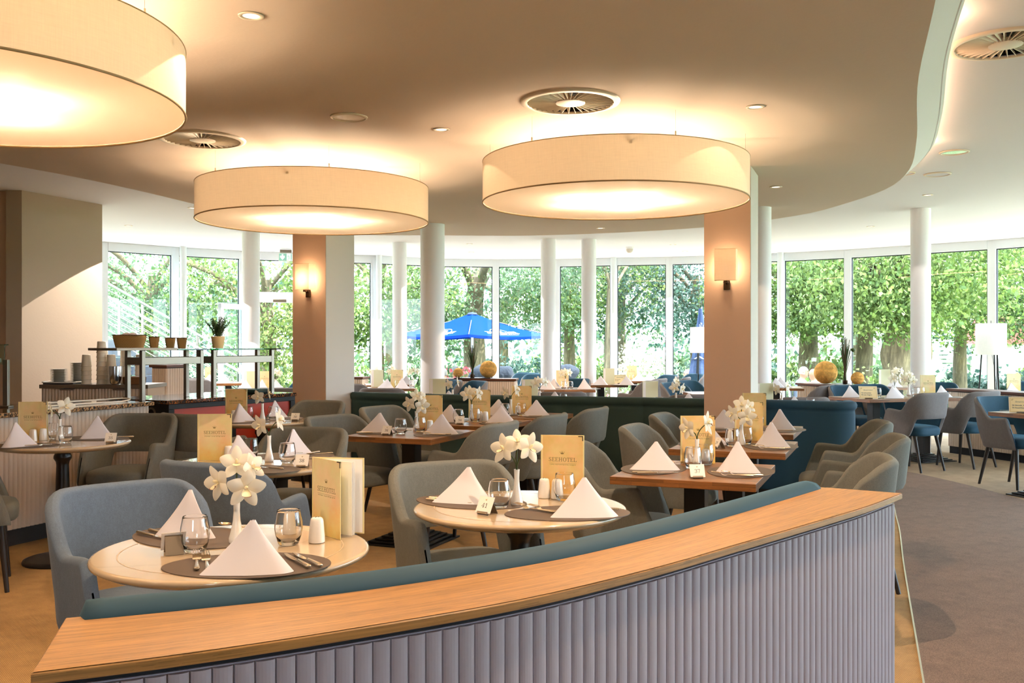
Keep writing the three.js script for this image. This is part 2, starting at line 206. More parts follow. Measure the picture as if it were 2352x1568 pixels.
// upper ceiling, and the lower curved ceiling island with its sloped edge
struct('ceiling', slab([[-10, -4.4], [-10, 13.2], ...offsetLine(FACADE, -.15), [10.1, 0], [10.1, -4.4]], 3, 3.4, 0, [[2.71, 5.26, .272]]), M.white);
struct('ceiling_island', slab(EDGE, 2.78, 2.8, 0, [[.344, 5.65, .272], [-2.16, 6.69, .272]]), M.ceiling);
struct('ceiling_island_slope', boxUV(ribbon(EDGE, 2.78, 2.93, .16, true)), M.white);
struct('ceiling_cove_shelf', slab(offsetLine(EDGE, .14, true), 2.905, 2.925, 0, [[.344, 5.65, .3], [-2.16, 6.69, .3]]), M.white);
{
  const strip = offsetLine(EDGE, .1, true);
  const g = strip.slice(8, 74).map((p) => [p[0], p[1]]);
  const th = thing('cove_light', 'warm strip light tucked above the curved edge of the ceiling island', 'light');
  mk('light_strip', boxUV(ribbon(g, 2.93, 2.955)), M.cove, th);
  for (const k of [4, 16, 28, 40, 52]) { const l = new THREE.PointLight(0xffc898, .22); l.position.copy(at(g[k][0], g[k][1], 2.965)); l.castShadow = true; th.add(l); }
}
// walls
const wallBox = (name, a, b, t, m, h = 3) => { const dx = b[0] - a[0], dd = b[1] - a[1], l = Math.hypot(dx, dd), n = [dd / l * t, -dx / l * t]; return struct(name, slab([a, b, [b[0] + n[0], b[1] + n[1]], [a[0] + n[0], a[1] + n[1]]], 0, h), m); };
struct('wall_left_pier', slab([[-5.43, 10.28], [-5.26, 10.28], [-4.85, 11.34], [-5.0, 11.5], [-5.43, 11.5]], 0, 3), M.wall);
struct('wall_left_return', slab([[-10, 10.34], [-5.43, 10.34], [-5.43, 10.7], [-10, 10.7]], 0, 3), M.wallPink);
struct('wall_left', slab([[-9.6, -4.3], [-9.2, -4.3], [-9.2, 10.4], [-9.6, 10.4]], 0, 3), M.wall);
struct('wall_far_left', slab([[-9.7, 10.6], [-9.2, 10.6], [-9.2, 13.05], [-9.7, 13.05]], 0, 3), M.wall);
struct('wall_right', slab([[9.7, -4.3], [10.1, -4.3], [10.1, 0], [9.7, 0]], 0, 3), M.wall);
struct('wall_back', [[-9.6, -1.55, 0, 3], [0, 10, 0, 3], [-1.55, 0, 0, .95], [-1.55, 0, 2.35, 3]].map(([x0, x1, y0, y1]) => slab([[x0, -4.4], [x1, -4.4], [x1, -4.1], [x0, -4.1]], y0, y1)), M.wall);
for (let k = 0; k < 1; k++) { const w = new THREE.Group(); w.name = 'window_' + (31 + k); w.position.set(-1.55 + 1.55 * (k + .5), 0, 4.25); scene.add(w); tag(w, null, null, null, 'structure'); mk('window_frame', [T(box(.08, 1.4, .1), -.735, 1.65, 0), T(box(.08, 1.4, .1), .735, 1.65, 0), T(box(1.39, .08, .1), 0, .99, 0), T(box(1.39, .08, .1), 0, 2.31, 0)], M.frame, w); mk('pane', T(box(1.39, 1.24, .004), 0, 1.65, 0), M.pane, w); }
// two turned pillars
function pillar(name, corner, nx, nd, w1, w2, h) {            // corner nearest the room, sconce face normal (nx, nd)
  const a = corner, t1 = [nd, -nx], t2 = [-nx, -nd];         // along the sconce face to the left; backwards along the side
  const b = [a[0] + t1[0] * w1, a[1] + t1[1] * w1], c = [b[0] + t2[0] * w2, b[1] + t2[1] * w2], d = [a[0] + t2[0] * w2, a[1] + t2[1] * w2];
  const P = [b, a, d, c];
  const o = struct(name, slab(P, 0, h), M.wallPink);
  const g = slab([[a[0] + t2[0] * .002, a[1] + t2[1] * .002], d, [d[0] - t1[0] * .004, d[1] - t1[1] * .004], [a[0] - t1[0] * .004 + t2[0] * .002, a[1] - t1[1] * .004 + t2[1] * .002]], 0, h);
  mk('side_panel', g, M.pale, o);
  const e = .012, q = [[b[0] + t1[0] * e - t2[0] * e, b[1] + t1[1] * e - t2[1] * e], [a[0] - t1[0] * e - t2[0] * e, a[1] - t1[1] * e - t2[1] * e], [d[0] - t1[0] * e, d[1] - t1[1] * e], [c[0] + t1[0] * e, c[1] + t1[1] * e]];
  mk('baseboard', slab(q, 0, .09), M.plinth, o);
  return { face: [(a[0] + b[0]) / 2, (a[1] + b[1]) / 2], n: [nx, nd] };
}
const pillarR = pillar('pillar_right', [1.91, 7.68], -.357, -.934, .368, .5, 2.785);
const pillarL = pillar('pillar_left', [-1.81, 9.3], -.466, -.885, .41, .45, 2.785);
// round columns
const COLS = [[-3.87, 14.2, .129, 3], [-1.83, 15.6, .117, 3], [-.95, 11.45, .145, 2.785], [.57, 15.1, .117, 3], [1.21, 15.1, .117, 3], [2.6, 10.05, .117, 2.785], [4.99, 11.7, .117, 3]];
COLS.forEach(([X, d, r, h], i) => { const c = struct('column', T(cyl(r, r, h, 40), X, h / 2, -d), M.column); mk('base_ring', T(lathe([[r, 0], [r + .012, 0], [r + .012, .03], [r, .034]], 40), X, 0, -d), M.frame, c); });

// window wall: one storey-high window per bay, each with its own frame, glass and slim post
FACADE.slice(0, -1).forEach((a, i) => {
  const b = FACADE[i + 1], dx = b[0] - a[0], dd = b[1] - a[1], L = Math.hypot(dx, dd), door = i === 5, win = new THREE.Group();
  win.name = (door ? 'door_' : 'window_') + (i + 1); win.position.copy(at((a[0] + b[0]) / 2, (a[1] + b[1]) / 2)); win.rotation.y = Math.atan2(dd, dx); scene.add(win); tag(win, null, null, null, 'structure');
  const fb = (x0, x1, y0, y1, dp = .1, n = 'window_frame') => mk(n, T(rbox(x1 - x0, y1 - y0, dp, .004), (x0 + x1) / 2, (y0 + y1) / 2, 0), M.frame, win);
  fb(-L / 2 - .035, -L / 2 + .065, 0, 3); fb(L / 2 - .065, L / 2 + .035, 0, 3);
  fb(-L / 2 + .065, L / 2 - .065, 2.86, 3.0, .12); fb(-L / 2 + .065, L / 2 - .065, 0, .09, .12, 'window_sill');
  const gl = (x0, x1, y0, y1) => { mk('pane', T(box(x1 - x0, y1 - y0, .004), (x0 + x1) / 2, (y0 + y1) / 2, -.01), M.pane, win); const e = .014; mk('gasket', [T(box(e, y1 - y0, .03), x0 + e / 2, (y0 + y1) / 2, 0), T(box(e, y1 - y0, .03), x1 - e / 2, (y0 + y1) / 2, 0), T(box(x1 - x0, e, .03), (x0 + x1) / 2, y1 - e / 2, 0)], M.gasket, win); };
  if (!door) gl(-L / 2 + .065, L / 2 - .065, .09, 2.86);
  else { fb(-L / 2 + .065, L / 2 - .065, 2.1, 2.28); gl(-L / 2 + .065, L / 2 - .065, 2.28, 2.86); mk('door_closer', T(rbox(.24, .06, .06, .01), .05, 2.13, .06), M.steel, win); }
});
{ // the open glass door leaf swung into the room
  const l = thing('door_leaf', 'white framed glass door leaf standing open beside the exit', 'door', at(-4.74, 17.0), -1.834);
  for (const [x, y, w, h] of [[0.03, 1.03, .09, 2.02], [.77, 1.03, .09, 2.02], [.4, 2.0, .83, .09], [.4, .1, .83, .16]]) mk('frame', T(rbox(w, h, .06, .006), x, y, 0), M.frame, l);
  mk('pane', T(box(.68, 1.8, .006), .4, 1.06, 0), M.pane, l); mk('gasket', [T(box(.012, 1.8, .03), .085, 1.06, 0), T(box(.012, 1.8, .03), .715, 1.06, 0)], M.gasket, l); mk('handle', tube([[.75, .9, .05], [.75, .95, .08], [.75, 1.25, .08], [.75, 1.3, .05]], .012), M.steel, l);
}
// slim round posts just inside the glazing
for (const [X, d] of [[-5.56, 16.2], [-2.47, 17.78], [1.93, 18.2], [4.84, 17.28], [-7.4, 14.6]]) struct('column_slim', T(cyl(.055, .055, 3, 24), X, 1.5, -d), M.frame);

// ------------------------------------------------------------------ ceiling fittings
const spotFam = family((label) => { const t = thing('downlight', label, 'light'); mk('trim_ring', lathe([[.036, .004], [.038, -.006], [.054, -.006], [.056, 0], [.036, .004]], 32), M.ventWhite, t); mk('lamp', T(cyl(.036, .036, .006, 24), 0, .001, 0), M.bulb, t); return t; });
[[-1.136, 4.17, 2.78, 'downlight between the nearest drum lamp and the ceiling speaker'], [.766, 3.468, 2.78, 'downlight alone near the camera end of the ceiling island'], [-.47, 6.38, 2.78, 'downlight between the two farther drum lamps'], [1.465, 5.66 * 1.02, 2.78, 'downlight beyond the vent, beside the drum lamp at the sconce pillar'], [2.4, 8.71, 2.78, 'downlight next to the top of the sconce pillar'], [1.09, 11.8, 2.78, 'downlight near the far rim of the ceiling island'],
  [-5.34, 13.34, 3, 'downlight over the buffet, nearer the windows'], [-3.87, 11.6, 3, 'downlight over the buffet partly behind the drum lamp'], [-.7, 15.78, 3, 'farther of two downlights beyond the ceiling island, over the parasol window'], [-.73, 17.2, 3, 'downlight closest to the window head over the parasol'], [2.67, 15.9, 3, 'downlight beside the smoke detector'], [3.07, 17.0, 3, 'downlight near the window head behind the sconce pillar'], [5.03, 13.44, 3, 'downlight before the free column among the teal chairs'], [4.6, 10.6, 3, 'downlight between the column and the cove'], [-4.2, 17.0, 3, 'downlight above the exit door'], [-.9, 1.5, 2.78, 'downlight over the near round table, out of the picture'], [.9, 1.9, 2.78, 'downlight over the oak partition top, out of the picture'], [-2.6, 1.9, 2.78, 'downlight over the near carpet, out of the picture']]
  .map(([X, d, y, l]) => [spotFam(at(X, d, y), 0, 'small round recessed ' + l, 'recessed downlights'), y])
  .forEach(([o, y], k) => { const s = new THREE.SpotLight(y < 2.9 ? 0xffdab4 : 0xfff2e6, k === 0 ? 2.5 : k > 14 ? 6 : k === 2 || k === 3 ? .4 : k === 4 || k === 12 || k === 13 ? 2 : y < 2.9 ? 13 : 26, 1.25, 1); s.position.set(0, -.03, 0); s.shadow.radius = .25; s.target.position.set(0, -2, 0); s.castShadow = true; o.add(s, s.target); });
const plate = (X, d, y, r, label, cat, m) => { const t = thing(cat === 'light' ? 'downlight_large' : 'ceiling_speaker', label, cat, at(X, d, y)); mk('trim_ring', lathe([[r * .86, 0], [r * .88, -.012], [r, -.008], [r * 1.02, 0], [r * .86, 0]], 40), M.ventWhite, t); mk(cat === 'light' ? 'reflector' : 'grille', T(cyl(r * .87, r * .87, .006, 40), 0, -.002, 0), m, t); };
plate(-1.026, 6.03, 2.78, .115, 'round flush speaker cover on the ceiling between two drum lamps', 'speaker', M.ventWhite);
plate(3.8, 8.23, 3, .12, 'large round recessed downlight beyond the ceiling cove', 'light', M.chrome);
plate(4.13, 9.3, 3, .125, 'flush round white speaker cover beyond the ceiling cove', 'speaker', M.white);
plate(3.8, 9.24, 3, .085, 'small white disc beside the ceiling edge, half hidden by the island', 'speaker', M.white);
{ const t = thing('smoke_detector', 'small white dome smoke detector on the ceiling near the windows', 'detector', at(2.0, 16.3, 3)); mk('base', T(cyl(.07, .07, .03, 24), 0, -.015, 0), M.column, t); mk('dome', lathe([[0, -.1], [.03, -.098], [.055, -.07], [.06, -.03]], 24), M.pale, t); }
const ventFam = family((label) => {
  const t = thing('ceiling_vent', label, 'vent'), r = .29;
  mk('rim', lathe([[r * .88, .0], [r * .885, -.014], [r, -.01], [r * 1.015, 0]], 64), M.ventWhite, t); mk('backing', T(cyl(r * .9, r * .9, .004, 48), 0, .055, 0), M.ventDark, t); mk('duct', T(new THREE.CylinderGeometry(r * .89, r * .89, .05, 48, 1, true), 0, .028, 0), M.ventDark, t); mk('hub', lathe([[0, -.012], [r * .3, -.012], [r * .31, .01]], 32), M.ventWhite, t);
  const vane = T(box(r * .6, .0022, .03), r * .595, .004, 0, 0, 1.22);
  for (let k = 0; k < 36; k++) { const v = mk('vane', vane, M.ventWhite, t); v.rotation.y = k * PI / 18; }
  return t;
});
ventFam(at(.344, 5.65, 2.78), 0, 'round ceiling swirl vent above the drum lamp at the sconce pillar', 'ceiling vents');
ventFam(at(-2.16, 6.69, 2.78), .1, 'round ceiling swirl vent half hidden by the nearest drum lamp', 'ceiling vents');
ventFam(at(2.71, 5.26, 3), .2, 'round ceiling swirl vent beyond the cove, cut by the picture edge', 'ceiling vents');
{ // exit sign
  const t = thing('exit_sign', 'green and white emergency exit sign with arrow above the glass door', 'sign', at(-3.92, 16.6, 2.93), .25);
  mk('bracket', T(rbox(.2, .05, .05, .01), 0, .03, 0), M.steel, t); mk('housing', T(rbox(.24, .14, .03, .006), 0, -.075, 0), M.china, t);
  mk('panel', T(new THREE.PlaneGeometry(.226, .124), 0, -.075, .0165), mat('#ffffff', .4, { emissive: lin('#ffffff'), emissiveIntensity: .25, map: art(256, 140, (c, w, h) => {
    c.fillStyle = '#fbfffd'; c.fillRect(0, 0, w, h); c.fillStyle = '#12a584'; c.fillRect(0, 0, 146, h); c.fillRect(224, 0, 20, h - 20); c.fillRect(224, h - 14, 20, 14);
    c.fillStyle = '#ffffff'; c.beginPath(); c.moveTo(48, 14); c.lineTo(80, 14); c.lineTo(80, 62); c.lineTo(100, 36); c.lineTo(112, 70); c.lineTo(64, 126); c.lineTo(16, 70); c.lineTo(28, 36); c.lineTo(48, 62); c.closePath(); c.fill();
    c.fillStyle = '#12a584'; c.strokeStyle = '#12a584'; c.lineWidth = 8; c.lineCap = 'round'; c.beginPath(); c.arc(176, 34, 8, 0, 7); c.fill(); c.beginPath(); c.moveTo(178, 50); c.lineTo(190, 82); c.lineTo(170, 122); c.moveTo(190, 82); c.lineTo(208, 112); c.moveTo(178, 52); c.lineTo(160, 66); c.moveTo(182, 56); c.lineTo(204, 66); c.stroke();
  }) }), t);
}
// big drum lamps
const drumFam = family((label) => {
  const t = thing('drum_lamp', label, 'lamp'), r = .92, h = .281;
  mk('shade', surf(96, 2, (u, v) => [r * Math.cos(u * 2 * PI), v * h, -r * Math.sin(u * 2 * PI)], 2 * PI * r, h), M.shade, t);
  mk('diffuser', surf(96, 12, (u, v) => [(r - .004) * v * Math.cos(u * 2 * PI), .006, (r - .004) * v * Math.sin(u * 2 * PI)], 1, 1), M.diffuser, t);
  mk('lower_rim', new THREE.TorusGeometry(r, .005, 6, 96).rotateX(PI / 2), M.rim, t); mk('upper_rim', T(new THREE.TorusGeometry(r, .003, 6, 96).rotateX(PI / 2), 0, h, 0), M.rim, t);
  mk('crossbar', [T(box(2 * r - .01, .012, .02), 0, h - .05, 0), T(box(.02, .012, 2 * r - .01), 0, h - .05, 0)], M.white, t);
  for (let k = 0; k < 6; k++) { const a = k * PI / 3 + .2; mk('suspension_wire', T(cyl(.0007, .0007, .17, 6), (r - .03) * Math.cos(a), h + .08, (r - .03) * Math.sin(a)), M.steel, t); mk('clip', T(cyl(.005, .005, .025, 8), (r - .03) * Math.cos(a), h + .02, (r - .03) * Math.sin(a)), M.ventWhite, t); }
  const bulb = new THREE.SphereGeometry(.045, 12, 8);
  for (let k = 0; k < 5; k++) { const a = k * 2 * PI / 5, b = mk('bulb', bulb, M.bulb, t); b.position.set(.3 * Math.cos(a), h * .27, .3 * Math.sin(a)); const l = new THREE.PointLight(WARM, DRUM); l.position.copy(b.position); l.shadow.radius = 2; l.castShadow = true; t.add(l); }
  return t;
});
for (const [X, d, l] of [[.715, 6.69, 'cream fabric drum ceiling lamp above table thirty-four, in front of the sconce pillar'], [-1.6, 7.74, 'cream fabric drum ceiling lamp above the round tables, with the left pillar below it'], [-2.296, 3.89, 'cream fabric drum ceiling lamp nearest the camera, cut by the picture edge']]) drumFam(at(X, d, 2.336), 0, l, 'drum ceiling lamps');
// wall sconces
const sconceFam = family((label) => {
  const t = thing('wall_sconce', label, 'lamp');
  const s = .085, dp = .1, yb = -.13, yt = .12;
  mk('shade', [[-s, 0, -s, dp], [-s, dp, s, dp], [s, dp, s, 0]].map(([x0, z0, x1, z1]) => surf(6, 6, (u, v) => [lerp(x0, x1, u), lerp(yb, yt, v), lerp(z0, z1, u) + .004], .2, .25)), M.sconceShade, t);
  mk('shade_frame', [T(box(2 * s, .005, .005), 0, yb, dp), T(box(2 * s, .005, .005), 0, yt, dp)], M.rim, t);
  mk('wall_plate', T(rbox(.05, .075, .02, .004), 0, -.165, .011), M.bronze, t); mk('arm', tube([[0, -.15, .02], [0, -.14, .05], [0, -.12, .055], [0, -.06, .055]], .011, 12, 10), M.bronze, t); mk('socket', T(cyl(.018, .022, .03, 16), 0, -.135, .055), M.bronze, t);
  const b = mk('bulb', T(new THREE.SphereGeometry(.024, 12, 10), 0, 0, 0), M.bulb, t); b.position.set(0, -.03, .055);
  const l = new THREE.PointLight(new THREE.Color(1, .74, .45), .36); l.position.copy(b.position); l.castShadow = true; t.add(l); return t;
});
sconceFam(at(pillarR.face[0] + pillarR.n[0] * .002, pillarR.face[1] + pillarR.n[1] * .002, 1.99), yawOf(...pillarR.n), 'lit fabric wall sconce on the pillar beside table thirty-seven', 'pillar wall sconces');
sconceFam(at(pillarL.face[0] + pillarL.n[0] * .002, pillarL.face[1] + pillarL.n[1] * .002, 2.01), yawOf(...pillarL.n), 'lit fabric wall sconce on the pillar at the buffet', 'pillar wall sconces');

// ------------------------------------------------------------------ curved partition with banquette, nearest the camera
{
  const O = curve([[-.656, 1.311], [-.488, 1.385], [-.258, 1.511], [.018, 1.689], [.283, 1.922], [.515, 2.162], [.815, 2.475], [1.002, 2.676], [1.173, 2.886]], 80), I = curve([[-.721, 1.547], [-.503, 1.636], [-.296, 1.731], [-.065, 1.875], [.113, 2.008], [.327, 2.22], [.605, 2.538], [.78, 2.75], [.985, 3.0]], 80);
  const t = thing('curved_partition', 'curved half-height partition with oak top and ribbed front nearest the camera', 'partition');
  const tm = surf(80, 6, (u, v) => { const i = Math.round(u * 80), q = v; return [lerp(O[i][0], I[i][0], q), .9, -lerp(O[i][1], I[i][1], q)]; }, 2.6, .25);
  const I2 = offsetLine(I, -.03);
  const top = slab([...O, ...[...I2].reverse()], .883, .9, .002);
  { // grain follows the curve
    const p = top.attributes.position, uv = top.attributes.uv;
    for (let k = 0; k < p.count; k++) { let bi = 0, bd = 9; for (let i = 0; i <= 80; i++) { const d = Math.hypot(O[i][0] - p.getX(k), O[i][1] + p.getZ(k)); if (d < bd) { bd = d; bi = i; } } uv.setXY(k, bi / 80 * 2.45, bd + (p.getY(k) - .9)); }
  }
  mk('oak_top', tm, M.oak, t).position.y = .0012; mk('oak_edge', top, M.oak, t);
  const O3 = offsetLine(O, -.028), I3 = offsetLine(I2, .02);
  mk('core', slab([...O3, ...[...I3].reverse()], .09, .868), M.slat, t); mk('shadow_gap', slab([...offsetLine(O3, -.004), ...[...I3].reverse()], .868, .883), M.gap, t); mk('plinth', slab([...offsetLine(O3, -.03), ...[...offsetLine(I3, .02)].reverse()], 0, .09), M.plinth, t);
  const L = curve(O3, 6000); let acc = 0; const P = .0318, slat = extr((() => { const s = []; for (let k = 0; k <= 8; k++) { const a = PI * k / 8; s.push([-.0156 * Math.cos(a), .0095 * Math.pow(Math.sin(a), .6)]); } return s; })(), .773).rotateX(-PI / 2);
  for (let i = 1; i <= 6000; i++) { const a = L[i - 1], b = L[i], s = Math.hypot(b[0] - a[0], b[1] - a[1]); acc += s; if (acc >= P) { acc -= P; const o = mk('slat', slat, M.slat, t); o.position.set(b[0], .093, -b[1]); o.rotation.y = Math.atan2(b[1] - a[1], b[0] - a[0]) + PI; } }
  // banquette on the table side: back pad with rolled top, and the seat
  const bq = thing('curved_banquette', 'teal velvet curved banquette with rolled top behind the oak partition', 'bench');
  const N = 80, ring = 20;
  const back = surf(N, ring, (u, v) => {                        // closed profile swept along the inner line; o is measured towards the tables
    const i = Math.round(u * N), a = I[Math.max(0, i - 1)], b = I[Math.min(N, i + 1)], tx = b[0] - a[0], td = b[1] - a[1], l = Math.hypot(tx, td), n = [-td / l, tx / l];
    const e = Math.min(1, Math.sqrt(Math.max(0, 1 - Math.pow(Math.max(0, Math.abs(u * 2 - 1) - .965) / .035, 2))) + .03);
    const prof = [[.0, .46], [.0, .7], [0, .885], [.004, .902], [.022, .918], [.05, .923], [.078, .916], [.098, .897], [.105, .87], [.1, .84], [.092, .8], [.096, .7], [.1, .6], [.1, .46]];
    const f = v * (prof.length - 1), k = Math.min(prof.length - 2, Math.floor(f)), o = lerp(prof[k][0], prof[k + 1][0], f - k), y = lerp(prof[k][1], prof[k + 1][1], f - k);
    const oo = .052 + (o - .052) * e, yy = y > .85 ? .85 + (y - .85) * e : y;
    return [I[i][0] + n[0] * oo, yy, -(I[i][1] + n[1] * oo)];
  }, 2.4, 1.1);
  mk('backrest', mergeVertices(back), M.teal, bq);
  const seatIn = offsetLine(I, -.1), seatOut = offsetLine(I, -.55);
  mk('seat', slab([...seatIn, ...[...seatOut].reverse()], .38, .47, .015), M.teal, bq); mk('base', slab([...offsetLine(I, -.04), ...[...offsetLine(I, -.5)].reverse()], 0, .38), M.plinth, bq);
}
// fluted (half-round ribbed) panel along a plan line, one continuous sheet
function fluted(a, b, y0, y1, P = .034, amp = .009) {
  const dx = b[0] - a[0], dd = b[1] - a[1], L = Math.hypot(dx, dd), n = Math.max(1, Math.round(L / P)), m = n * 6, nx = dd / L, nd = -dx / L;
  return surf(m, 1, (u, v) => { const f = (u * n) % 1, o = amp * Math.pow(Math.abs(Math.sin(PI * f)), .6); return [a[0] + dx * u + nx * o, v < .5 ? y0 : y1, -(a[1] + dd * u + nd * o)]; }, L, y1 - y0);
}
// ------------------------------------------------------------------ dark green banquette wall between the pillars
{
  const t = thing('dividing_banquette', 'long dark green velvet banquette back with rolled top running between the pillars', 'bench');
  const seg = [[[-1.62, 9.63], [-.8, 9.22], 'L'], [[-.8, 9.22], [1.02, 8.66], 'M'], [[1.02, 8.66], [1.78, 8.42], 'M2'], [[1.78, 8.42], [2.66, 8.06], 'R']];
  const full = curve([[-1.62, 9.63], [-.8, 9.22], [.1, 8.93], [1.02, 8.66], [1.78, 8.42], [2.45, 8.16], [2.74, 8.02], [2.88, 8.06], [2.93, 8.22]], 160);
  const cut = [0, 28, 96, 128, 160];
  for (let k = 0; k < 4; k++) {
    const p = full.slice(cut[k], cut[k + 1] + 1), n = p.length - 1, prof = [[.0, .1], [0, .76], [.004, .79], [-.012, .81], [-.016, .835], [-.006, .858], [.02, .868], [.07, .868], [.09, .85], [.095, .8], [.095, .45]];
    const g = surf(n, (prof.length - 1) * 2, (u, v) => { const i = Math.round(u * n), a = full[Math.max(0, cut[k] + i - 1)], b = full[Math.min(160, cut[k] + i + 1)], tx = b[0] - a[0], td = b[1] - a[1], l = Math.hypot(tx, td), f = v * (prof.length - 1), q = Math.min(prof.length - 2, Math.floor(f)), e = Math.min(1, Math.min(i, n - i) / 1.5), o = lerp(prof[q][0], prof[q + 1][0], f - q) + (1 - e) * .008, y = lerp(prof[q][1], prof[q + 1][1], f - q); return [p[i][0] - td / l * o, y, -(p[i][1] + tx / l * o)]; }, 1, 1);
    mk('back_panel', g, k === 3 ? M.tealDark : M.green, t);
  }
  mk('seat', slab([...offsetLine(full.slice(0, 150), -.1), ...offsetLine(full.slice(0, 150), -.52).reverse()], .36, .46, .02), M.green, t);
  mk('plinth', slab([...offsetLine(full, -.02), ...offsetLine(full, -.45).reverse()], 0, .1), M.plinth, t); mk('seat_base', slab([...offsetLine(full, -.05), ...offsetLine(full, -.48).reverse()], .1, .36), M.plinth, t);
}
// half-height planters with oak tops
function planter(name, label, a, b, depth, h, withSkirt) {
  const t = thing(name, label, 'partition'), dx = b[0] - a[0], dd = b[1] - a[1], L = Math.hypot(dx, dd), n = [-dd / L, dx / L], q = (p, k) => [p[0] + n[0] * k, p[1] + n[1] * k], e = [dx / L * .02, dd / L * .02];
  mk('oak_top', slab([[a[0] - e[0] - n[0] * .02, a[1] - e[1] - n[1] * .02], [b[0] + e[0] - n[0] * .02, b[1] + e[1] - n[1] * .02], [q(b, depth)[0] + e[0], q(b, depth)[1] + e[1]], [q(a, depth)[0] - e[0], q(a, depth)[1] - e[1]]], h - .03, h, .003), M.oakDark, t);
  mk('core', slab([a, b, q(b, depth - .02), q(a, depth - .02)], .09, h - .03), M.plinth, t);
  mk('fluted_panel', fluted(a, b, .09, h - .04), M.flute, t); mk('fluted_end', fluted(b, q(b, depth - .02), .09, h - .04), M.flute, t); mk('fluted_end', fluted(q(a, depth - .02), a, .09, h - .04), M.flute, t); mk('plinth', slab([q(a, .02), q(b, .02), q(b, depth - .04), q(a, depth - .04)], 0, .09), M.gap, t);
}
planter('planter_wall', 'ribbed half-height wall with oak top carrying two fibre balls before the parasol window', [-1.09, 14.5], [.04, 14.35], .3, .83);
planter('planter_wall', 'ribbed half-height wall with oak top under the largest fibre ball', [4.21, 14.13], [4.85, 12.7], .3, .78);
planter('planter_wall', 'ribbed half-height wall with oak top behind the teal chair near the picture edge', [5.42, 11.9], [6.1, 10.0], .32, .8);
planter('planter_wall', 'short ribbed half-height wall showing just behind the left pillar', [-2.85, 15.3], [-2.38, 15.2], .3, .83);
planter('planter_wall', 'tall narrow ribbed wall end beyond the buffet frames', [-4.02, 10.7], [-3.82, 10.6], .3, 1.12);

// ------------------------------------------------------------------ upholstered tub chair
// local frame: origin on the floor below the seat centre, the sitter looks along +z
const chairGeo = (() => {
  const A = .242, B = .225, Z0 = -.03, ZF = .225, raw = [];
  for (let i = 0; i <= 10; i++) raw.push([-A, lerp(ZF, Z0, i / 10)]);
  for (let i = 1; i < 60; i++) { const a = lerp(-90, 90, i / 60) * PI / 180, e = .62; raw.push([A * Math.sign(a) * Math.pow(Math.abs(Math.sin(a)), e), Z0 - B * Math.pow(Math.cos(a), e)]); }
  for (let i = 0; i <= 10; i++) raw.push([A, lerp(Z0, ZF, i / 10)]);
  const c = new THREE.CatmullRomCurve3(raw.map(([x, z]) => V(x, 0, z))), half = c.getLength() / 2;
  const topY = (s) => { const k = smoothstep(s, .37, .61); let y = lerp(.822, .63, k * k * (3 - 2 * k) * .35 + k * .65) - .05 * Math.pow(clamp((s - .26) / .14, 0, 1), 2) * (1 - k); if (s > .6) y += .014 * Math.sin((s - .6) / .4 * PI * .8); return y; };
  const botY = (s) => lerp(.565, .375, Math.pow(smoothstep(s, .33, .47), .7));
  const point = (s, v) => {                                       // s -1..1 along the plan, v 0..1 from bottom to top: centre line of the shell
    const as = Math.abs(s), slide = s * (1 - .09 * Math.pow(v, 1.4) * smoothstep(as, .7, 1)), u = (slide + 1) / 2, p = c.getPointAt(u), t = c.getTangentAt(u), n = V(-t.z, 0, t.x); if (n.dot(V(p.x, 0, p.z + .03)) < 0) n.negate();
    const fr = smoothstep(as, .88, 1), y = lerp(botY(as), topY(as) - .075 * fr * fr, v), lean = Math.max(0, y - .45) * lerp(.12, .04, smoothstep(as, .3, .75));
    return { p: p.addScaledVector(n, lean).setY(y), n };
  };
  const thick = (s) => .024 * Math.sqrt(Math.max(.02, 1 - Math.pow(clamp((Math.abs(s) - .955) / .045, 0, 1), 2)));
  const NS = 72, NV = 10, NC = 4;
  const side = (sign) => surf(NS, NV + NC, (u, v) => {
    const s = u * 2 - 1, t = thick(s), k = v * (NV + NC);
    if (k <= NV) { const q = point(s, k / NV * .985), e = k < 1 ? .6 + .4 * k : 1; return q.p.addScaledVector(q.n, sign * t * e).toArray(); }
    const a = (k - NV) / NC * PI / 2, q = point(s, .985), r = point(s, 1); return q.p.addScaledVector(q.n, sign * t * Math.cos(a)).setY(q.p.y + (r.p.y - q.p.y) * 0 + t * .95 * Math.sin(a)).toArray();
  }, half * 2, .45);
  const bottom = surf(NS, 2, (u, v) => { const s = u * 2 - 1, q = point(s, 0); return q.p.addScaledVector(q.n, (v * 2 - 1) * thick(s) * .6).setY(q.p.y - .004 * Math.sin(v * PI)).toArray(); }, half * 2, .05);
  const seat = surf(48, 12, (u, v) => {
    const prof = [[0, .484], [.4, .484], [.7, .481], [.86, .476], [.94, .468], [.985, .452], [1, .435], [1, .41], [.99, .392], [.95, .38], [.6, .378], [.3, .378], [0, .378]], k = Math.round(v * 12), [q, y] = prof[k], a = u * 2 * PI, e = .5;
    const x = .218 * Math.sign(Math.cos(a)) * Math.pow(Math.abs(Math.cos(a)), e), z = .25 * Math.sign(Math.sin(a)) * Math.pow(Math.abs(Math.sin(a)), e); return [x * q * (z > 0 ? 1 : 1 - .06 * (z / .25) ** 2), y + (1 - q) * .004, (z + .012) * q + (1 - q) * .012];
  }, 1.7, .6);
  const front = rod(V(.175, .385, .17), V(.2, 0, .205), .02, .0125, 12), rear = rod(V(.17, .385, -.15), V(.19, 0, -.245), .02, .0125, 12);
  return { outer: mergeVertices(side(1)), inner: mergeVertices(side(-1)), bottom, seat: mergeVertices(seat), legs: [front, mirror(front), rear, mirror(rear)] };
})();
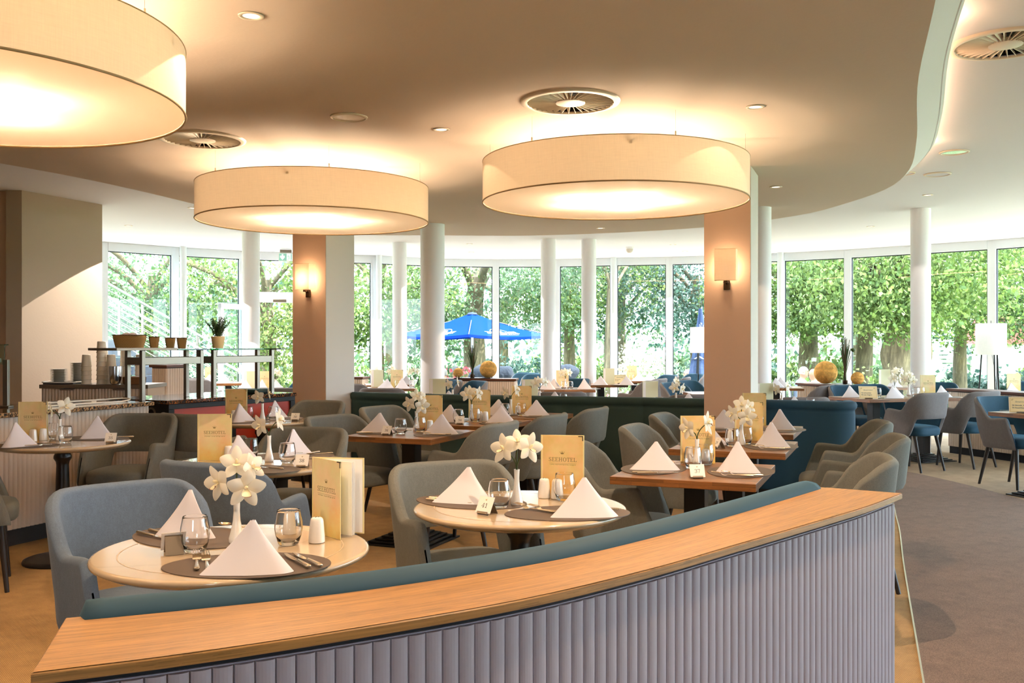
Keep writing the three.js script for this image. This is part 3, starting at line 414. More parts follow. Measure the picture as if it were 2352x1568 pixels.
const chairFam = (outer, inner, seat) => family((label) => { const t = thing('tub_chair', label, 'chair'); mk('outer_shell', [chairGeo.outer.clone(), chairGeo.bottom.clone()], outer, t); mk('backrest', chairGeo.inner, inner, t); mk('seat', chairGeo.seat, seat, t); for (const g of chairGeo.legs) mk('leg', g, M.leg, t); return t; });
const greyChair = chairFam(M.grey, M.grey, M.grey), blueChair = chairFam(M.blueGrey, M.blueGrey, M.blueGrey), tealChair = chairFam(M.mauve, M.tealChair, M.tealChair);
const seatAt = (fam, X, d, fx, fd, label, group) => fam(at(X, d), yawOf(fx, fd), label, group);
const GN = 'grey tub chairs of the inner dining area', GF = 'teal and grey tub chairs near the windows';
for (const [X, d, fx, fd, l] of [
  [-2.72, 6.78, -.1, -1, 'grey upholstered tub chair between round table thirty-five and the ribbed counter'], [-3.02, 5.3, .9, .45, 'grey tub chair at the picture edge, below table thirty-five'],
  [-2.3, 7.28, .55, .84, 'grey tub chair against the red counter, behind the menu of table thirty-eight'], [-1.3, 5.62, -.25, -.97, 'grey tub chair facing us across round table thirty-eight'], [-1.82, 8.45, -.4, -.92, 'grey tub chair at round table thirty, against the left pillar'],
  [-1.1, 6.72, .8, -.6, 'grey tub chair at the near end of table thirty-six, toward the left pillar'], [-.88, 7.75, .85, -.53, 'grey tub chair half hidden behind the napkin of table thirty-six, before the green banquette'],
  [-.3, 6.4, -.9, .42, 'grey tub chair across table thirty-six, its back turned to table forty-one'], [.07, 7.12, -.9, .42, 'grey tub chair across table thirty-four'], [.45, 7.85, -.9, .42, 'grey tub chair in front of the green banquette seam, farthest of its row'],
  [-.18, 3.92, .42, -.9, 'grey tub chair pulled up to round table forty-one, behind the near velvet roll'], [.56, 4.85, .95, -.3, 'grey tub chair between round table forty-one and table thirty-seven'], [1.0, 5.95, .93, -.37, 'grey tub chair behind the napkin of table thirty-seven, before the banquette'], [1.33, 6.95, .93, -.37, 'grey tub chair peeking out behind the menu of table thirty-seven'],
  [2.2, 6.42, -.95, .2, 'grey tub chair with both arms showing, farthest of three before the teal banquette end'], [1.9, 5.42, -.95, .25, 'grey tub chair, middle of three beyond the partition end'], [1.43, 4.42, -.95, .25, 'grey tub chair nearest the oak partition end, cut off by its velvet roll'],
]) seatAt(greyChair, X, d, fx, fd, l, GN);
seatAt(blueChair, -1.26, 3.32, .68, -.73, 'blue-grey tub chair facing us across the round table nearest the partition', 'blue-grey tub chairs');
seatAt(blueChair, -1.25, 4.42, .38, .92, 'blue-grey tub chair turned away toward round table thirty-eight', 'blue-grey tub chairs');
for (const [X, d, fx, fd, l] of [
  [4.32, 10.32, -.5, .87, 'teal and mauve tub chair with its back to the walkway, nearer the banquette end'], [5.02, 10.62, -.5, .87, 'teal and mauve tub chair with its back to the walkway, beside the ribbed wall'], [4.78, 9.1, .35, -.94, 'teal tub chair facing us at the table with a reserved card by the picture edge'],
  [4.2, 11.62, .3, -.95, 'teal tub chair back just above the reserved card on the oak table'], [4.6, 11.95, .3, -.95, 'teal tub chair back between the reserved card and the white orchid'],
  [5.6, 12.6, -.3, -.95, 'pale blue lit tub chair behind the free column'], [7.0, 12.9, -.6, -.8, 'pale blue tub chair below the floor lamp at the picture edge'],
  [3.72, 12.1, -.8, .6, 'mauve outer shell of a tub chair left of the largest fibre ball'], [2.8, 9.5, -.1, 1, 'dark teal tub chair top just above the teal banquette end'], [1.82, 9.95, -.1, 1, 'dark green tub chair top above the banquette beside the sconce pillar'], [2.3, 12.6, .7, -.7, 'teal tub chair beside the dark parasol, left of the sconce pillar'], [2.62, 13.3, .7, -.7, 'teal tub chair behind another one, touching the sconce pillar edge'],
  [1.75, 13.7, -.85, .5, 'mauve backed tub chair at the table with the reserved card, nearer the banquette'], [1.98, 14.35, -.85, .5, 'mauve backed tub chair hidden behind its twin at the reserved table'], [2.45, 14.9, -.95, .3, 'mauve tub chair seen from the side, showing its curved arm'], [2.4, 15.8, -.9, -.4, 'pale blue tub chair catching window light, left one of two'], [2.95, 16.4, -.9, -.4, 'pale blue tub chair catching window light, right one of two'],
  [.52, 10.55, -.1, 1, 'dark teal tub chair top above the banquette, below the table by two columns'], [.82, 14.05, -.5, -.85, 'teal tub chair between the two white columns, behind the orchid'], [.16, 16.9, -.5, -.85, 'pale teal tub chair, farther of two left of the twin columns'], [.33, 16.2, -.5, -.85, 'pale teal tub chair, nearer of two left of the twin columns'], [-1.05, 13.6, -.85, -.5, 'teal tub chair before the planter with the parasol behind'], [-.68, 13.2, -.85, -.5, 'teal tub chair leaning into the reed plant planter'],
  [-1.95, 12.6, .6, .8, 'teal tub chair beside the left pillar, behind the banquette end'], [-1.5, 11.4, .1, 1, 'dark tub chair top directly above the green banquette near the left pillar'], [-2.25, 12.1, .7, .7, 'dark tub chair corner touching the left pillar'],
  [-5.05, 14.6, -.5, .87, 'pale blue tub chair behind the buffet frames, below the stair railing'], [-4.6, 14.2, .2, .98, 'dark mauve tub chair back behind the steel posts'], [-3.3, 13.8, -.9, -.3, 'teal tub chair beside the left pillar behind the buffet'], [-2.75, 11.5, 0, 1, 'dark green tub chair top resting just over the granite counter'],
]) seatAt(tealChair, X, d, fx, fd, l, GF);

// ------------------------------------------------------------------ tables
const TH = .74, AX = 21.8;                                       // table height; the room's axis is turned by this many degrees
const UW = [.928, -.371], UU = [.371, .928];
const roundFam = family((label) => {
  const t = thing('round_table', label, 'table'), r = .4;
  mk('tabletop', lathe([[0, TH], [r - .012, TH], [r - .004, TH - .002], [r, TH - .008], [r - .002, TH - .016], [r - .03, TH - .03], [r - .07, TH - .038], [0, TH - .038]], 72), M.marble, t);
  mk('inlay_ring', surf(72, 1, (u, v) => [(r * .8 + v * .004) * Math.cos(u * 2 * PI), TH + .0006, (r * .8 + v * .004) * Math.sin(u * 2 * PI)]), M.ring, t);
  mk('pedestal', lathe([[0, .7], [.05, .7], [.055, .69], [.045, .67], [.052, .655], [.053, .64], [.04, .62], [.036, .6], [.042, .4], [.046, .36], [.038, .335], [.05, .31], [.058, .28], [.05, .25], [.036, .235], [.034, .16], [.045, .145], [.06, .12], [.072, .1], [.06, .08], [.04, .07], [.036, .04], [.05, .03], [0, .03]], 40), M.black, t);
  mk('base', lathe([[0, .034], [.1, .034], [.2, .028], [.225, .02], [.23, .008], [.228, 0], [0, 0]], 56), M.black, t); mk('top_plate', T(cyl(.11, .11, .008, 24), 0, .701, 0), M.black, t);
  return t;
});
roundFam(at(-.83, 2.857), 0, 'pale marble round table nearest the curved partition', 'round marble tables'); roundFam(at(.03, 3.608), 0, 'round marble table marked forty-one', 'round marble tables'); roundFam(at(-1.3, 4.965), 0, 'round marble table marked thirty-eight', 'round marble tables').scale.set(1.1, 1, 1.1); roundFam(at(-2.8, 5.97), 0, 'round marble table marked thirty-five, before the ribbed counter', 'round marble tables'); roundFam(at(-2.0, 7.65), 0, 'round marble table marked thirty, before the red counter', 'round marble tables');
const squareFam = (w, l, top) => family((label) => {
  const t = thing('square_table', label, 'table');
  mk('tabletop', boxUV(T(rbox(w, .036, l, .003), 0, TH - .018, 0)), top, t); mk('pole', T(rbox(.1, .66, .1, .004), 0, .375, 0), M.black, t); mk('top_plate', T(box(.36, .008, .36), 0, TH - .04, 0), M.black, t);
  for (let k = 0; k < 6; k++) { const s = .5 - k * .066; mk('base_step', T(rbox(s, .011, s, .003), 0, .0056 + k * .0135, 0), M.black, t); } mk('base_core', T(cyl(.05, .07, .08, 16), 0, .04, 0), M.black, t);
  return t;
});
const oakTable = squareFam(.66, .72, M.stave), farTable = squareFam(.7, .7, M.stave);
const AY = yawOf(-UU[0], -UU[1]);                                // local -z looks along the room's axis
const G2 = 'square oak tables of the inner dining area', G3 = 'square oak tables near the windows';
for (const [X, d, l] of [[-.69, 6.58, 'square oak table marked thirty-six, left one of its row'], [-.28, 7.5, 'square oak table marked thirty-four, middle of its row'], [.1, 8.22, 'square oak table closest to the green banquette, third of its row'], [.89, 4.63, 'square oak table marked thirty-seven'], [1.35, 5.79, 'square oak table right behind table thirty-seven'], [1.72, 6.9, 'square oak table before the sconce pillar and teal banquette end']]) oakTable(at(X, d), AY, l, G2);
const BY = yawOf(.34, -.94);
for (const [X, d, y, l] of [[4.14, 10.97, BY, 'square oak table with a reserved card, before the teal chairs'], [4.8, 11.17, BY, 'square oak table between the free column and the ribbed wall'], [4.75, 8.45, BY, 'square oak table cut by the picture edge, holding a reserved card'], [-.62, 10.0, AY, 'oak table just behind the green banquette, left of the twin columns'], [.35, 9.7, AY, 'oak table just behind the banquette, below the cymbidium orchid beside the menu'], [1.46, 9.3, AY, 'oak table just behind the banquette seam'], [2.5, 8.95, AY, 'oak table just behind the teal banquette end'],
  [.72, 13.1, .15, 'oak table standing between the twin white columns'], [1.35, 14.6, .1, 'oak table with a reserved card right of the twin columns'], [2.05, 16.1, .05, 'oak table farthest toward the windows, by the pale blue chairs'], [2.55, 12.0, 0, 'oak table edge showing beside the sconce pillar'], [3.75, 13.6, -.2, 'pale lit table left of the largest fibre ball'], [-1.72, 13.4, .2, 'oak table with two menus beside the left pillar'], [-1.88, 14.6, .2, 'oak table farther back beside the thick column'], [-3.45, 12.8, .3, 'oak table behind the buffet with two menus back to back'], [-4.5, 15.2, .3, 'oak table behind the buffet nearest the exit door'], [6.3, 11.9, BY, 'oak table behind the ribbed wall at the picture edge'], [5.6, 13.9, BY, 'oak table by the window behind the free column']]) farTable(at(X, d), y, l, G3);

// ------------------------------------------------------------------ things on the tables
// folded napkin: two tent leaves meeting in a rolled ridge
const napGeo = (w, h, dp) => {
  const base = new THREE.CatmullRomCurve3([V(-w * .38, 0, dp * .22), V(-w * .5, 0, dp * .36), V(-w * .44, 0, dp * .44), V(0, 0, dp * .5), V(w * .38, 0, dp * .46), V(w * .5, 0, dp * .34), V(w * .46, 0, dp * .2), V(w * .3, 0, -dp * .12), V(w * .1, 0, -dp * .46), V(w * .02, 0, -dp * .52), V(-w * .03, 0, -dp * .44)], false, 'catmullrom', .4);
  const ap = V(w * .03, h, dp * .08), pt = (u, v, o) => { const b = base.getPoint(u), t = base.getTangent(u), n = V(-t.z, 0, t.x), k = 1 - Math.pow(v, 1.08); const p = ap.clone().lerp(b, k); p.y = h * (1 - k) * 1; const bul = Math.sin(PI * Math.min(1, k)) * .006; return p.addScaledVector(n, -o - bul * 1).addScaledVector(V(b.x, 0, b.z).normalize(), .004 * v).toArray(); };
  return mergeVertices(mergeGeometries([surf(64, 14, (u, v) => pt(u, v, .003), .4, .15), surf(64, 14, (u, v) => pt(u, v, -.003), .4, .15), surf(64, 1, (u, v) => pt(u, 0, .003 - .006 * v), .4, .01)]));
};
const fam1 = (name, cat, parts) => family((label) => { const t = thing(name, label, cat); for (const [n, g, m] of parts()) mk(n, g, m, t); return t; });
const single = (name, cat, g, m) => family((label) => { const o = mk(name, g(), m); tag(o, label, cat); return o; });
const napkinFam = [single('napkin', 'napkin', () => napGeo(.235, .13, .2), M.linen), single('napkin', 'napkin', () => mirror(napGeo(.2, .14, .19)), M.linen)];
const ellMat = (a, b) => { const s = new THREE.Shape(); for (let i = 0; i < 64; i++) { const t = i / 64 * 2 * PI, q = 1 + .035 * Math.cos(2 * t); const x = a * Math.cos(t) * q, y = b * Math.sin(t) * (1 + .06 * Math.cos(t)); i ? s.lineTo(x, y) : s.moveTo(x, y); } return boxUV(extr(s, .0015, .0008, 2).rotateX(-PI / 2)); };
const matFam = single('placemat', 'placemat', () => ellMat(.22, .155), M.matLeather);
const glassFam = single('tumbler', 'glass', () => lathe([[0, .0], [.026, 0], [.031, .004], [.039, .03], [.0425, .05], [.0415, .07], [.036, .098], [.035, .105], [.0335, .1055], [.0335, .1], [.039, .07], [.0402, .05], [.037, .03], [.03, .014], [.02, .011], [0, .011]], 36), M.glass);
const vaseFam = single('bud_vase', 'vase', () => lathe([[0, 0], [.021, 0], [.0235, .006], [.0235, .018], [.0175, .04], [.0115, .07], [.0095, .1], [.0105, .13], [.0115, .135], [.0095, .135], [.0075, .12], [.0075, .1], [0, .09]], 32), M.china);
const shakerFam = fam1('salt_shaker', 'shaker', () => [['body', lathe([[0, 0], [.0235, 0], [.025, .003], [.0245, .02], [.0205, .065], [.0185, .073], [.014, .077], [0, .078]], 28), M.china], ['holes', mergeGeometries([0, 1, 2].map((k) => T(cyl(.0016, .0016, .001, 8), .005 * Math.cos(k * 2.1), .0783, .005 * Math.sin(k * 2.1)))), M.black]]);
const capsule = (l, r0, r1, flat, z0) => lathe([[0, 0], [r0 * .7, .002], [r0, .008], [lerp(r0, r1, .5) * .92, l * .5], [r1, l - .006], [r1 * .6, l], [0, l]], 14).rotateX(PI / 2).scale(1, flat, 1).translate(0, 0, z0);
const knifeFam = fam1('table_knife', 'knife', () => { const s = new THREE.Shape(); s.moveTo(-.004, 0); s.lineTo(.0045, 0); s.lineTo(.0095, -.02); s.quadraticCurveTo(.011, -.07, .003, -.102); s.quadraticCurveTo(-.003, -.106, -.0045, -.09); s.closePath(); return [['blade', extr(s, .0012, .0004).rotateX(-PI / 2).translate(0, .0052, 0).rotateY(PI), M.silver], ['handle', capsule(.098, .0062, .0082, .62, 0).translate(0, .0072, 0), M.silver]]; });
const forkFam = fam1('dinner_fork', 'fork', () => {
  const head = surf(10, 8, (u, v) => { const x = (u - .5) * lerp(.008, .024, smoothstep(v, 0, .55)); return [x, .006 + .009 * v * v - .004 * Math.sin(PI * v), -.01 - v * .034]; }), tine = [-1.5, -.5, .5, 1.5].map((k) => rod(V(k * .0066, .0146, -.042), V(k * .006, .019, -.084), .0017, .001, 6));
  return [['head', [head, ...tine], M.silver], ['handle', capsule(.118, .0035, .0088, .5, -.012).translate(0, .0062, 0), M.silver]];
});
const spoonFam = fam1('dessert_spoon', 'spoon', () => [['bowl', surf(16, 6, (u, v) => { const a = u * 2 * PI, q = v; return [.016 * q * Math.cos(a), .0035 + .007 * q * q, -.035 + .026 * q * Math.sin(a)]; }), M.silver], ['handle', capsule(.105, .003, .007, .5, -.012).translate(0, .0065, 0), M.silver]]);
// menu: cloth-bound covers opened a little round the spine, pages fanned between; local origin at the foot of the spine, front cover along +x
const menuFam = (m, open, n) => family((label) => {
  const t = thing('menu_book', label, 'menu'), W = .172, H = .243, leaf = (w, h, th, a) => T(T(rbox(w, h, th, .0008, 1), w / 2, h / 2, 0), 0, 0, 0, a);
  const cov = mk('front_cover', boxUV(leaf(W, H, .003, 0)), M.coverBack, t); mk('cover_print', T(surf(1, 1, (u, v) => [u * W, v * H, 0]), 0, 0, .0017), m, t);
  mk('back_cover', leaf(W, H, .003, open), M.coverBack, t); mk('endpaper', T(T(box(W - .01, H - .008, .0008), W / 2, H / 2, .0022), 0, 0, 0, open), M.paper, t); mk('spine', T(cyl(.004, .004, H, 10), 0, H / 2, 0), M.coverBack, t);
  for (let k = 0; k < n; k++) mk('page', leaf(W * (.95 - .01 * k), H * .955, .0016, open * lerp(.42, .66, (k + .5) / n)).translate(0, .004, 0), M.paper, t);
  mk('metal_corner', [T(box(.02, .0035, .0042), W - .01, H - .0018, 0), T(box(.0035, .02, .0042), W - .0018, H - .01, 0)], M.bronze, t);
  return t;
});
const menuWide = menuFam(M.cover, .7, 3), menuThin = menuFam(M.cover, .14, 3), menuWarm = menuFam(M.coverWarm, .16, 3), menuPale = (() => { return family((label) => { const t = thing('menu_book', label, 'menu'), W = .172, H = .243; mk('back_cover', T(rbox(W, H, .003, .0008, 1), W / 2, H / 2, 0), M.coverPale, t); mk('front_cover', T(T(rbox(W, H, .003, .0008, 1), W / 2, H / 2, 0), 0, 0, 0, .14), M.coverPale, t); mk('pages', T(T(rbox(W * .95, H * .95, .008, .001, 1), W / 2, H / 2, 0), 0, 0, 0, .07), M.paper, t); return t; }); })();
// orchid spray: stems and two or three blossoms, petals and lip as sub-parts
const petalG = (() => { const g = surf(6, 10, (u, v) => { const w = .0235 * Math.pow(Math.sin(PI * Math.pow(v, .8) * .96 + .05), .7), x = (u - .5) * 2 * w; return [x, .058 * v, .012 * Math.sin(v * 2.2) - .3 * x * x / .0235]; }); return g; })();
const sepalG = petalG.clone().scale(.8, 1.02, 1), lipG = surf(12, 6, (u, v) => { const a = (u - .5) * 3.6, r = .006 + .008 * v; return [r * Math.sin(a), -.004 - .012 * v * v + r * (1 - Math.cos(a)) * .4, .004 + .026 * v]; }), throatG = surf(12, 1, (u, v) => { const a = (u - .5) * 3.6, r = .0142; return [r * Math.sin(a), -.0165 + r * (1 - Math.cos(a)) * .4 + .0012, .029 + v * .004]; }), colG = T(lathe([[0, 0], [.004, .001], [.0055, .01], [.003, .018], [0, .019]], 10), 0, .002, .004, 0, 1.1);
function blossom(parent, pos, yaw, pitch, roll, s = 1) {
  const b = mk('blossom', colG, M.lip, parent); b.position.copy(pos); b.rotation.set(pitch, yaw, roll, 'YXZ'); b.scale.setScalar(s);
  [[0, sepalG], [72, petalG], [144, sepalG], [216, sepalG], [288, petalG]].forEach(([a, g]) => { const p = mk('petal', g, M.petal, b); p.rotation.z = R(a); });
  mk('lip', lipG, M.lip, b); mk('lip_edge', throatG, M.throat, b); return b;
}
const orchidFam = (list) => family((label) => {
  const t = thing('orchid_spray', label, 'flowers');
  mk('stem', list.map(([x, y, z]) => tube([[0, -.03, 0], [x * .1, y * .35, z * .1], [x * .55, y * .75, z * .55], [x, y - .004, z - .004]], .0026, 14, 6)), M.stem, t);
  for (const [x, y, z, yaw, pitch, roll, s] of list) blossom(t, V(x, y, z), yaw, pitch, roll, s); return t;
});
const orchids = [orchidFam([[-.045, .085, .03, -.5, -.2, .2, 1], [.05, .09, .02, .75, -.1, -.3, 1], [0, .105, -.02, .1, -.6, .1, .9]]), orchidFam([[-.05, .06, .02, -.7, .1, .4, .95], [.03, .045, .045, .25, .25, -.1, 1.05], [.0, .115, 0, .1, -.3, 0, .9], [.045, .1, -.01, .9, -.2, .3, .8]]), orchidFam([[-.045, .06, .01, -1.0, .15, .3, 1], [.045, .085, .01, 1.0, -.15, -.3, 1.05]])];
const signFam = (n) => (pos, yaw, label) => { const t = thing('table_sign', label, 'sign', pos, yaw); mk('holder', [T(box(.05, .06, .002), 0, .0265, .013, 0, -.5), T(box(.05, .06, .002), 0, .0265, -.013, 0, .5)], M.steel, t); mk('card', T(box(.068, .062, .0012), 0, .034, .0135, 0, -.5), M.paper, t); mk('number_print', T(new THREE.PlaneGeometry(.066, .06), 0, .0345, .0146, 0, -.5), mat('#ffffff', .7, { map: numberArt(n) }), t); mk('clip', T(box(.046, .008, .006), 0, .008, .029, 0, -.5), M.steel, t); return tag(t, null, null, 'table number signs'); };
const cardFam = (lines) => (pos, yaw, label) => { const t = thing('reserved_card', label, 'sign', pos, yaw); mk('card', T(box(.2, .145, .002), 0, .07, 0, 0, -.35), M.paper, t); mk('handwriting', T(new THREE.PlaneGeometry(.194, .14), 0, .0704, .0014, 0, -.35), mat('#ffffff', .7, { map: cardArt(lines) }), t); mk('stand', [T(box(.08, .012, .03), 0, .006, .02), T(box(.05, .06, .002), 0, .03, -.03, 0, .5)], M.steel, t); return tag(t, null, null, 'handwritten reserved cards'); };
const TY = TH + .0008;
// a laid table: rows of [kind, X, d, turn (degrees, 0 = facing the camera), what tells it apart]
const KIND = { n: [napkinFam[0], 'white folded napkin', 'napkins'], m2: [napkinFam[1], 'roll-edged white napkin', 'napkins'], p: [matFam, 'brown oval leather placemat', 'placemats'], g: [glassFam, 'stemless glass tumbler', 'tumblers'], v: [vaseFam, 'white porcelain bud vase', 'bud vases'], s: [shakerFam, 'white china shaker', 'salt and pepper shakers'], k: [knifeFam, 'silver table knife', 'table knives'], f: [forkFam, 'silver dinner fork', 'dinner forks'], l: [spoonFam, 'silver dessert spoon', 'dessert spoons'], M: [menuWide, 'yellow hotel menu standing wide open', 'menus'], e: [menuThin, 'yellow marbled hotel menu standing upright', 'menus'], w: [menuWarm, 'golden yellow hotel menu standing upright', 'menus'], q: [menuPale, 'pale green backed menu standing upright', 'menus'], o: [orchids[0], 'white orchid spray', 'orchid sprays'], r: [orchids[1], 'red-lipped white orchid spray', 'orchid sprays'], u: [orchids[2], 'sparse white orchid spray', 'orchid sprays'] };
function lay(on, rows) {
  for (const [k, X, d, turn, where] of rows) {
    const [fam, what, group] = KIND[k], spray = 'oru'.includes(k), onMat = ['n', 'm2', 'k', 'f', 'l'].includes(k);
    fam(at(X, d, spray ? TY + .13 : onMat ? TY + .0032 : TY), R(turn), what + (spray ? ' in the vase on ' : ' on ') + on + (where ? ', ' + where : ''), group);
  }
}
// near tables
lay('the round table by the partition', [
  ['p', -.73, 2.64, 4, 'nearer one'], ['p', -1.0, 3.02, -28, 'farther one'], ['n', -.71, 2.61, 6, 'nearer one'], ['m2', -1.02, 3.08, -8, 'farther one'], ['g', -.93, 2.81, 0, 'left of the two'], ['g', -.68, 2.915, 0, 'beside the shaker'], ['v', -.842, 2.93, 0, ''], ['r', -.842, 2.93, 10, ''], ['M', -.645, 3.11, -49.5, ''], ['s', -.6, 2.945, 0, 'before the menu'], ['s', -.705, 3.04, 0, 'behind a tumbler'],
  ['f', -.875, 2.66, 18, 'outer one'], ['f', -.845, 2.65, 20, 'inner one'], ['k', -.598, 2.665, 32, 'inner one of the nearer mat'], ['k', -.572, 2.675, 34, 'outer one of the nearer mat'], ['k', -1.12, 3.0, -128, 'outer one of the farther mat'], ['k', -1.095, 3.04, -126, 'inner one of the farther mat'], ['l', -.925, 3.17, 60, 'right of the farther napkin']]);
signFam('42')(at(-.985, 2.79, TY), R(205), 'silver table sign seen from behind on the table nearest the partition');
lay('table forty-one', [
  ['p', -.16, 3.7, -25, 'nearer the grey chair'], ['p', .2, 3.45, 8, 'nearer the partition'], ['n', -.17, 3.73, -14, 'nearer the grey chair'], ['n', .25, 3.44, 4, 'nearer the partition'], ['g', -.047, 3.57, 0, 'beside the sign'], ['g', .205, 3.74, 0, 'behind the right napkin'], ['v', .018, 3.63, 0, ''], ['o', .018, 3.63, -8, ''], ['w', .12, 3.87, -18, ''], ['s', .128, 3.8, 0, 'left one'], ['s', .178, 3.78, 0, 'right one'],
  ['k', -.245, 3.67, -115, 'outer one'], ['k', -.235, 3.71, -112, 'inner one'], ['f', .075, 3.5, 48, 'next to the vase'], ['f', .125, 3.47, 50, 'on the right mat'], ['l', .3, 3.5, 80, 'by the right edge']]);
signFam('41')(at(-.088, 3.44, TY), R(-38), 'white table sign numbered forty-one on a steel stand');
lay('table thirty-eight', [
  ['p', -1.2, 5.22, 8, 'farther one'], ['p', -1.25, 4.66, -10, 'nearer one'], ['m2', -1.405, 4.92, 30, 'half hidden by the blue chair'], ['m2', -1.21, 5.24, 170, 'farther one'], ['g', -1.4, 5.13, 0, 'behind the near napkin'], ['g', -1.147, 4.89, 0, 'beside the sign'], ['v', -1.26, 4.97, 0, ''], ['u', -1.26, 4.97, 25, ''], ['e', -1.645, 5.02, 0, ''], ['s', -1.485, 5.02, 0, 'nearer one'], ['s', -1.495, 5.16, 0, 'farther one'], ['k', -1.185, 4.66, 60, ''], ['f', -1.13, 5.27, 150, ''], ['l', -1.07, 5.25, 120, '']]);
signFam('38')(at(-1.04, 4.76, TY), R(-5), 'white table sign numbered thirty-eight on a steel stand');
lay('table thirty-five', [
  ['p', -2.95, 5.74, 5, 'nearer one'], ['p', -2.7, 6.2, -15, 'farther one'], ['m2', -2.965, 5.72, 50, 'nearer one'], ['m2', -2.7, 6.2, 140, 'farther one'], ['g', -2.93, 6.14, 0, 'farther one'], ['g', -2.745, 5.89, 0, 'nearer one'], ['v', -2.86, 6.06, 0, ''], ['u', -2.86, 6.06, -10, ''], ['e', -3.13, 6.08, 3, ''], ['s', -3.0, 6.0, 0, 'left one'], ['s', -2.965, 6.06, 0, 'right one'], ['k', -2.86, 5.72, -70, 'nearer one'], ['f', -2.83, 5.7, -68, ''], ['k', -2.55, 6.2, 100, 'farther one']]);
signFam('35')(at(-2.475, 5.92, TY), R(4), 'white table sign numbered thirty-five on a steel stand');
lay('table thirty', [
  ['p', -2.12, 7.5, 0, 'nearer one'], ['p', -1.95, 7.88, 0, 'farther one'], ['m2', -2.15, 7.53, 55, 'nearer one'], ['m2', -1.97, 7.9, 165, 'farther one'], ['g', -2.13, 7.73, 0, 'behind the near napkin'], ['g', -1.93, 7.74, 0, 'behind the vase'], ['v', -1.995, 7.66, 0, ''], ['u', -1.995, 7.66, 50, ''], ['w', -2.33, 7.8, -4, ''], ['s', -2.24, 7.72, 0, 'left one'], ['s', -2.19, 7.78, 0, 'right one'], ['l', -2.02, 7.48, -80, ''], ['k', -1.84, 7.86, 100, '']]);
signFam('30')(at(-1.72, 7.62, TY), R(-4), 'white table sign numbered thirty on a steel stand');
const T1 = 90 - AX;
lay('table thirty-six', [
  ['p', -.905, 6.66, T1, 'left one'], ['p', -.5, 6.5, T1, 'right one'], ['n', -.92, 6.66, -6, 'left one'], ['n', -.485, 6.53, 3, 'right one'], ['g', -.755, 6.49, 0, 'beside the sign'], ['g', -.64, 6.66, 0, 'before the menu'], ['v', -.675, 6.76, 0, ''], ['r', -.675, 6.76, 15, ''], ['w', -.67, 6.87, -4, ''], ['s', -.575, 6.72, 0, ''], ['k', -.96, 6.52, -82, 'outer one'], ['k', -.94, 6.5, -82, 'inner one'], ['f', -.545, 6.4, 75, 'outer one'], ['f', -.51, 6.42, 75, 'inner one'], ['l', -.78, 6.72, 60, '']]);
signFam('36')(at(-.835, 6.43, TY), R(-22), 'white table sign numbered thirty-six on a steel stand');
lay('table thirty-four', [
  ['p', -.5, 7.56, T1, 'left one'], ['p', -.09, 7.42, T1, 'right one'], ['n', -.49, 7.55, -6, 'half hidden by a menu'], ['n', -.09, 7.43, 3, 'right one'], ['g', -.415, 7.42, 0, 'behind the sign'], ['g', -.29, 7.52, 0, 'before the menu'], ['v', -.32, 7.56, 0, ''], ['o', -.32, 7.56, 20, ''], ['w', -.345, 7.68, -3, ''], ['s', -.255, 7.6, 0, 'left one'], ['s', -.21, 7.58, 0, 'right one'], ['f', -.15, 7.3, 78, ''], ['k', -.11, 7.29, 78, ''], ['l', -.31, 7.36, 60, '']]);
signFam('34')(at(-.395, 7.29, TY), R(-4), 'white table sign numbered thirty-four on a steel stand');
lay('the oak table nearest the banquette', [
  ['p', -.1, 8.28, T1, 'left one'], ['p', .26, 8.12, T1, 'right one'], ['n', -.12, 8.28, -6, 'half hidden by a menu'], ['n', .2, 8.18, 3, 'right one'], ['g', -.06, 8.15, 0, 'left one'], ['g', .08, 8.16, 0, 'right one'], ['v', -.01, 8.25, 0, ''], ['u', -.01, 8.25, 8, ''], ['w', .0, 8.4, -4, ''], ['s', .05, 8.27, 0, ''], ['f', .15, 8.02, 78, '']]);
lay('table thirty-seven', [
  ['p', .69, 4.68, T1, 'left one'], ['p', 1.09, 4.57, T1, 'right one'], ['n', .7, 4.7, -8, 'left one'], ['m2', 1.09, 4.6, -16, 'right one'], ['g', .885, 4.69, 0, 'before the vase'], ['g', .975, 4.83, 0, 'right of the vase'], ['v', .925, 4.79, 0, ''], ['u', .925, 4.79, 0, ''], ['w', .865, 4.9, -4, ''], ['s', .905, 4.9, 0, 'left one'], ['s', .985, 4.87, 0, 'right one'], ['k', .66, 4.5, -84, 'outer one'], ['k', .68, 4.47, -84, 'inner one'], ['f', 1.0, 4.4, 72, 'outer one'], ['f', 1.05, 4.42, 74, 'inner one'], ['l', .83, 4.86, 130, 'behind the left napkin']]);
signFam('37')(at(.842, 4.37, TY), R(2), 'white table sign numbered thirty-seven on a steel stand');
lay('the oak table behind thirty-seven', [
  ['p', 1.17, 5.84, T1, 'left one'], ['p', 1.54, 5.7, T1, 'right one'], ['n', 1.19, 5.85, -8, 'half hidden by a menu'], ['m2', 1.56, 5.74, -16, 'right one'], ['g', 1.31, 5.7, 0, 'left of the vase'], ['g', 1.42, 5.83, 0, 'right of the vase'], ['v', 1.385, 5.78, 0, ''], ['r', 1.385, 5.78, -15, ''], ['w', 1.41, 6.05, -4, ''], ['s', 1.33, 5.86, 0, ''], ['f', 1.47, 5.55, 72, 'outer one'], ['f', 1.51, 5.57, 74, 'inner one'], ['l', 1.22, 5.72, 140, '']]);
signFam('39')(at(1.215, 5.62, TY), R(-75), 'table sign seen edge-on behind the menu of table thirty-seven');
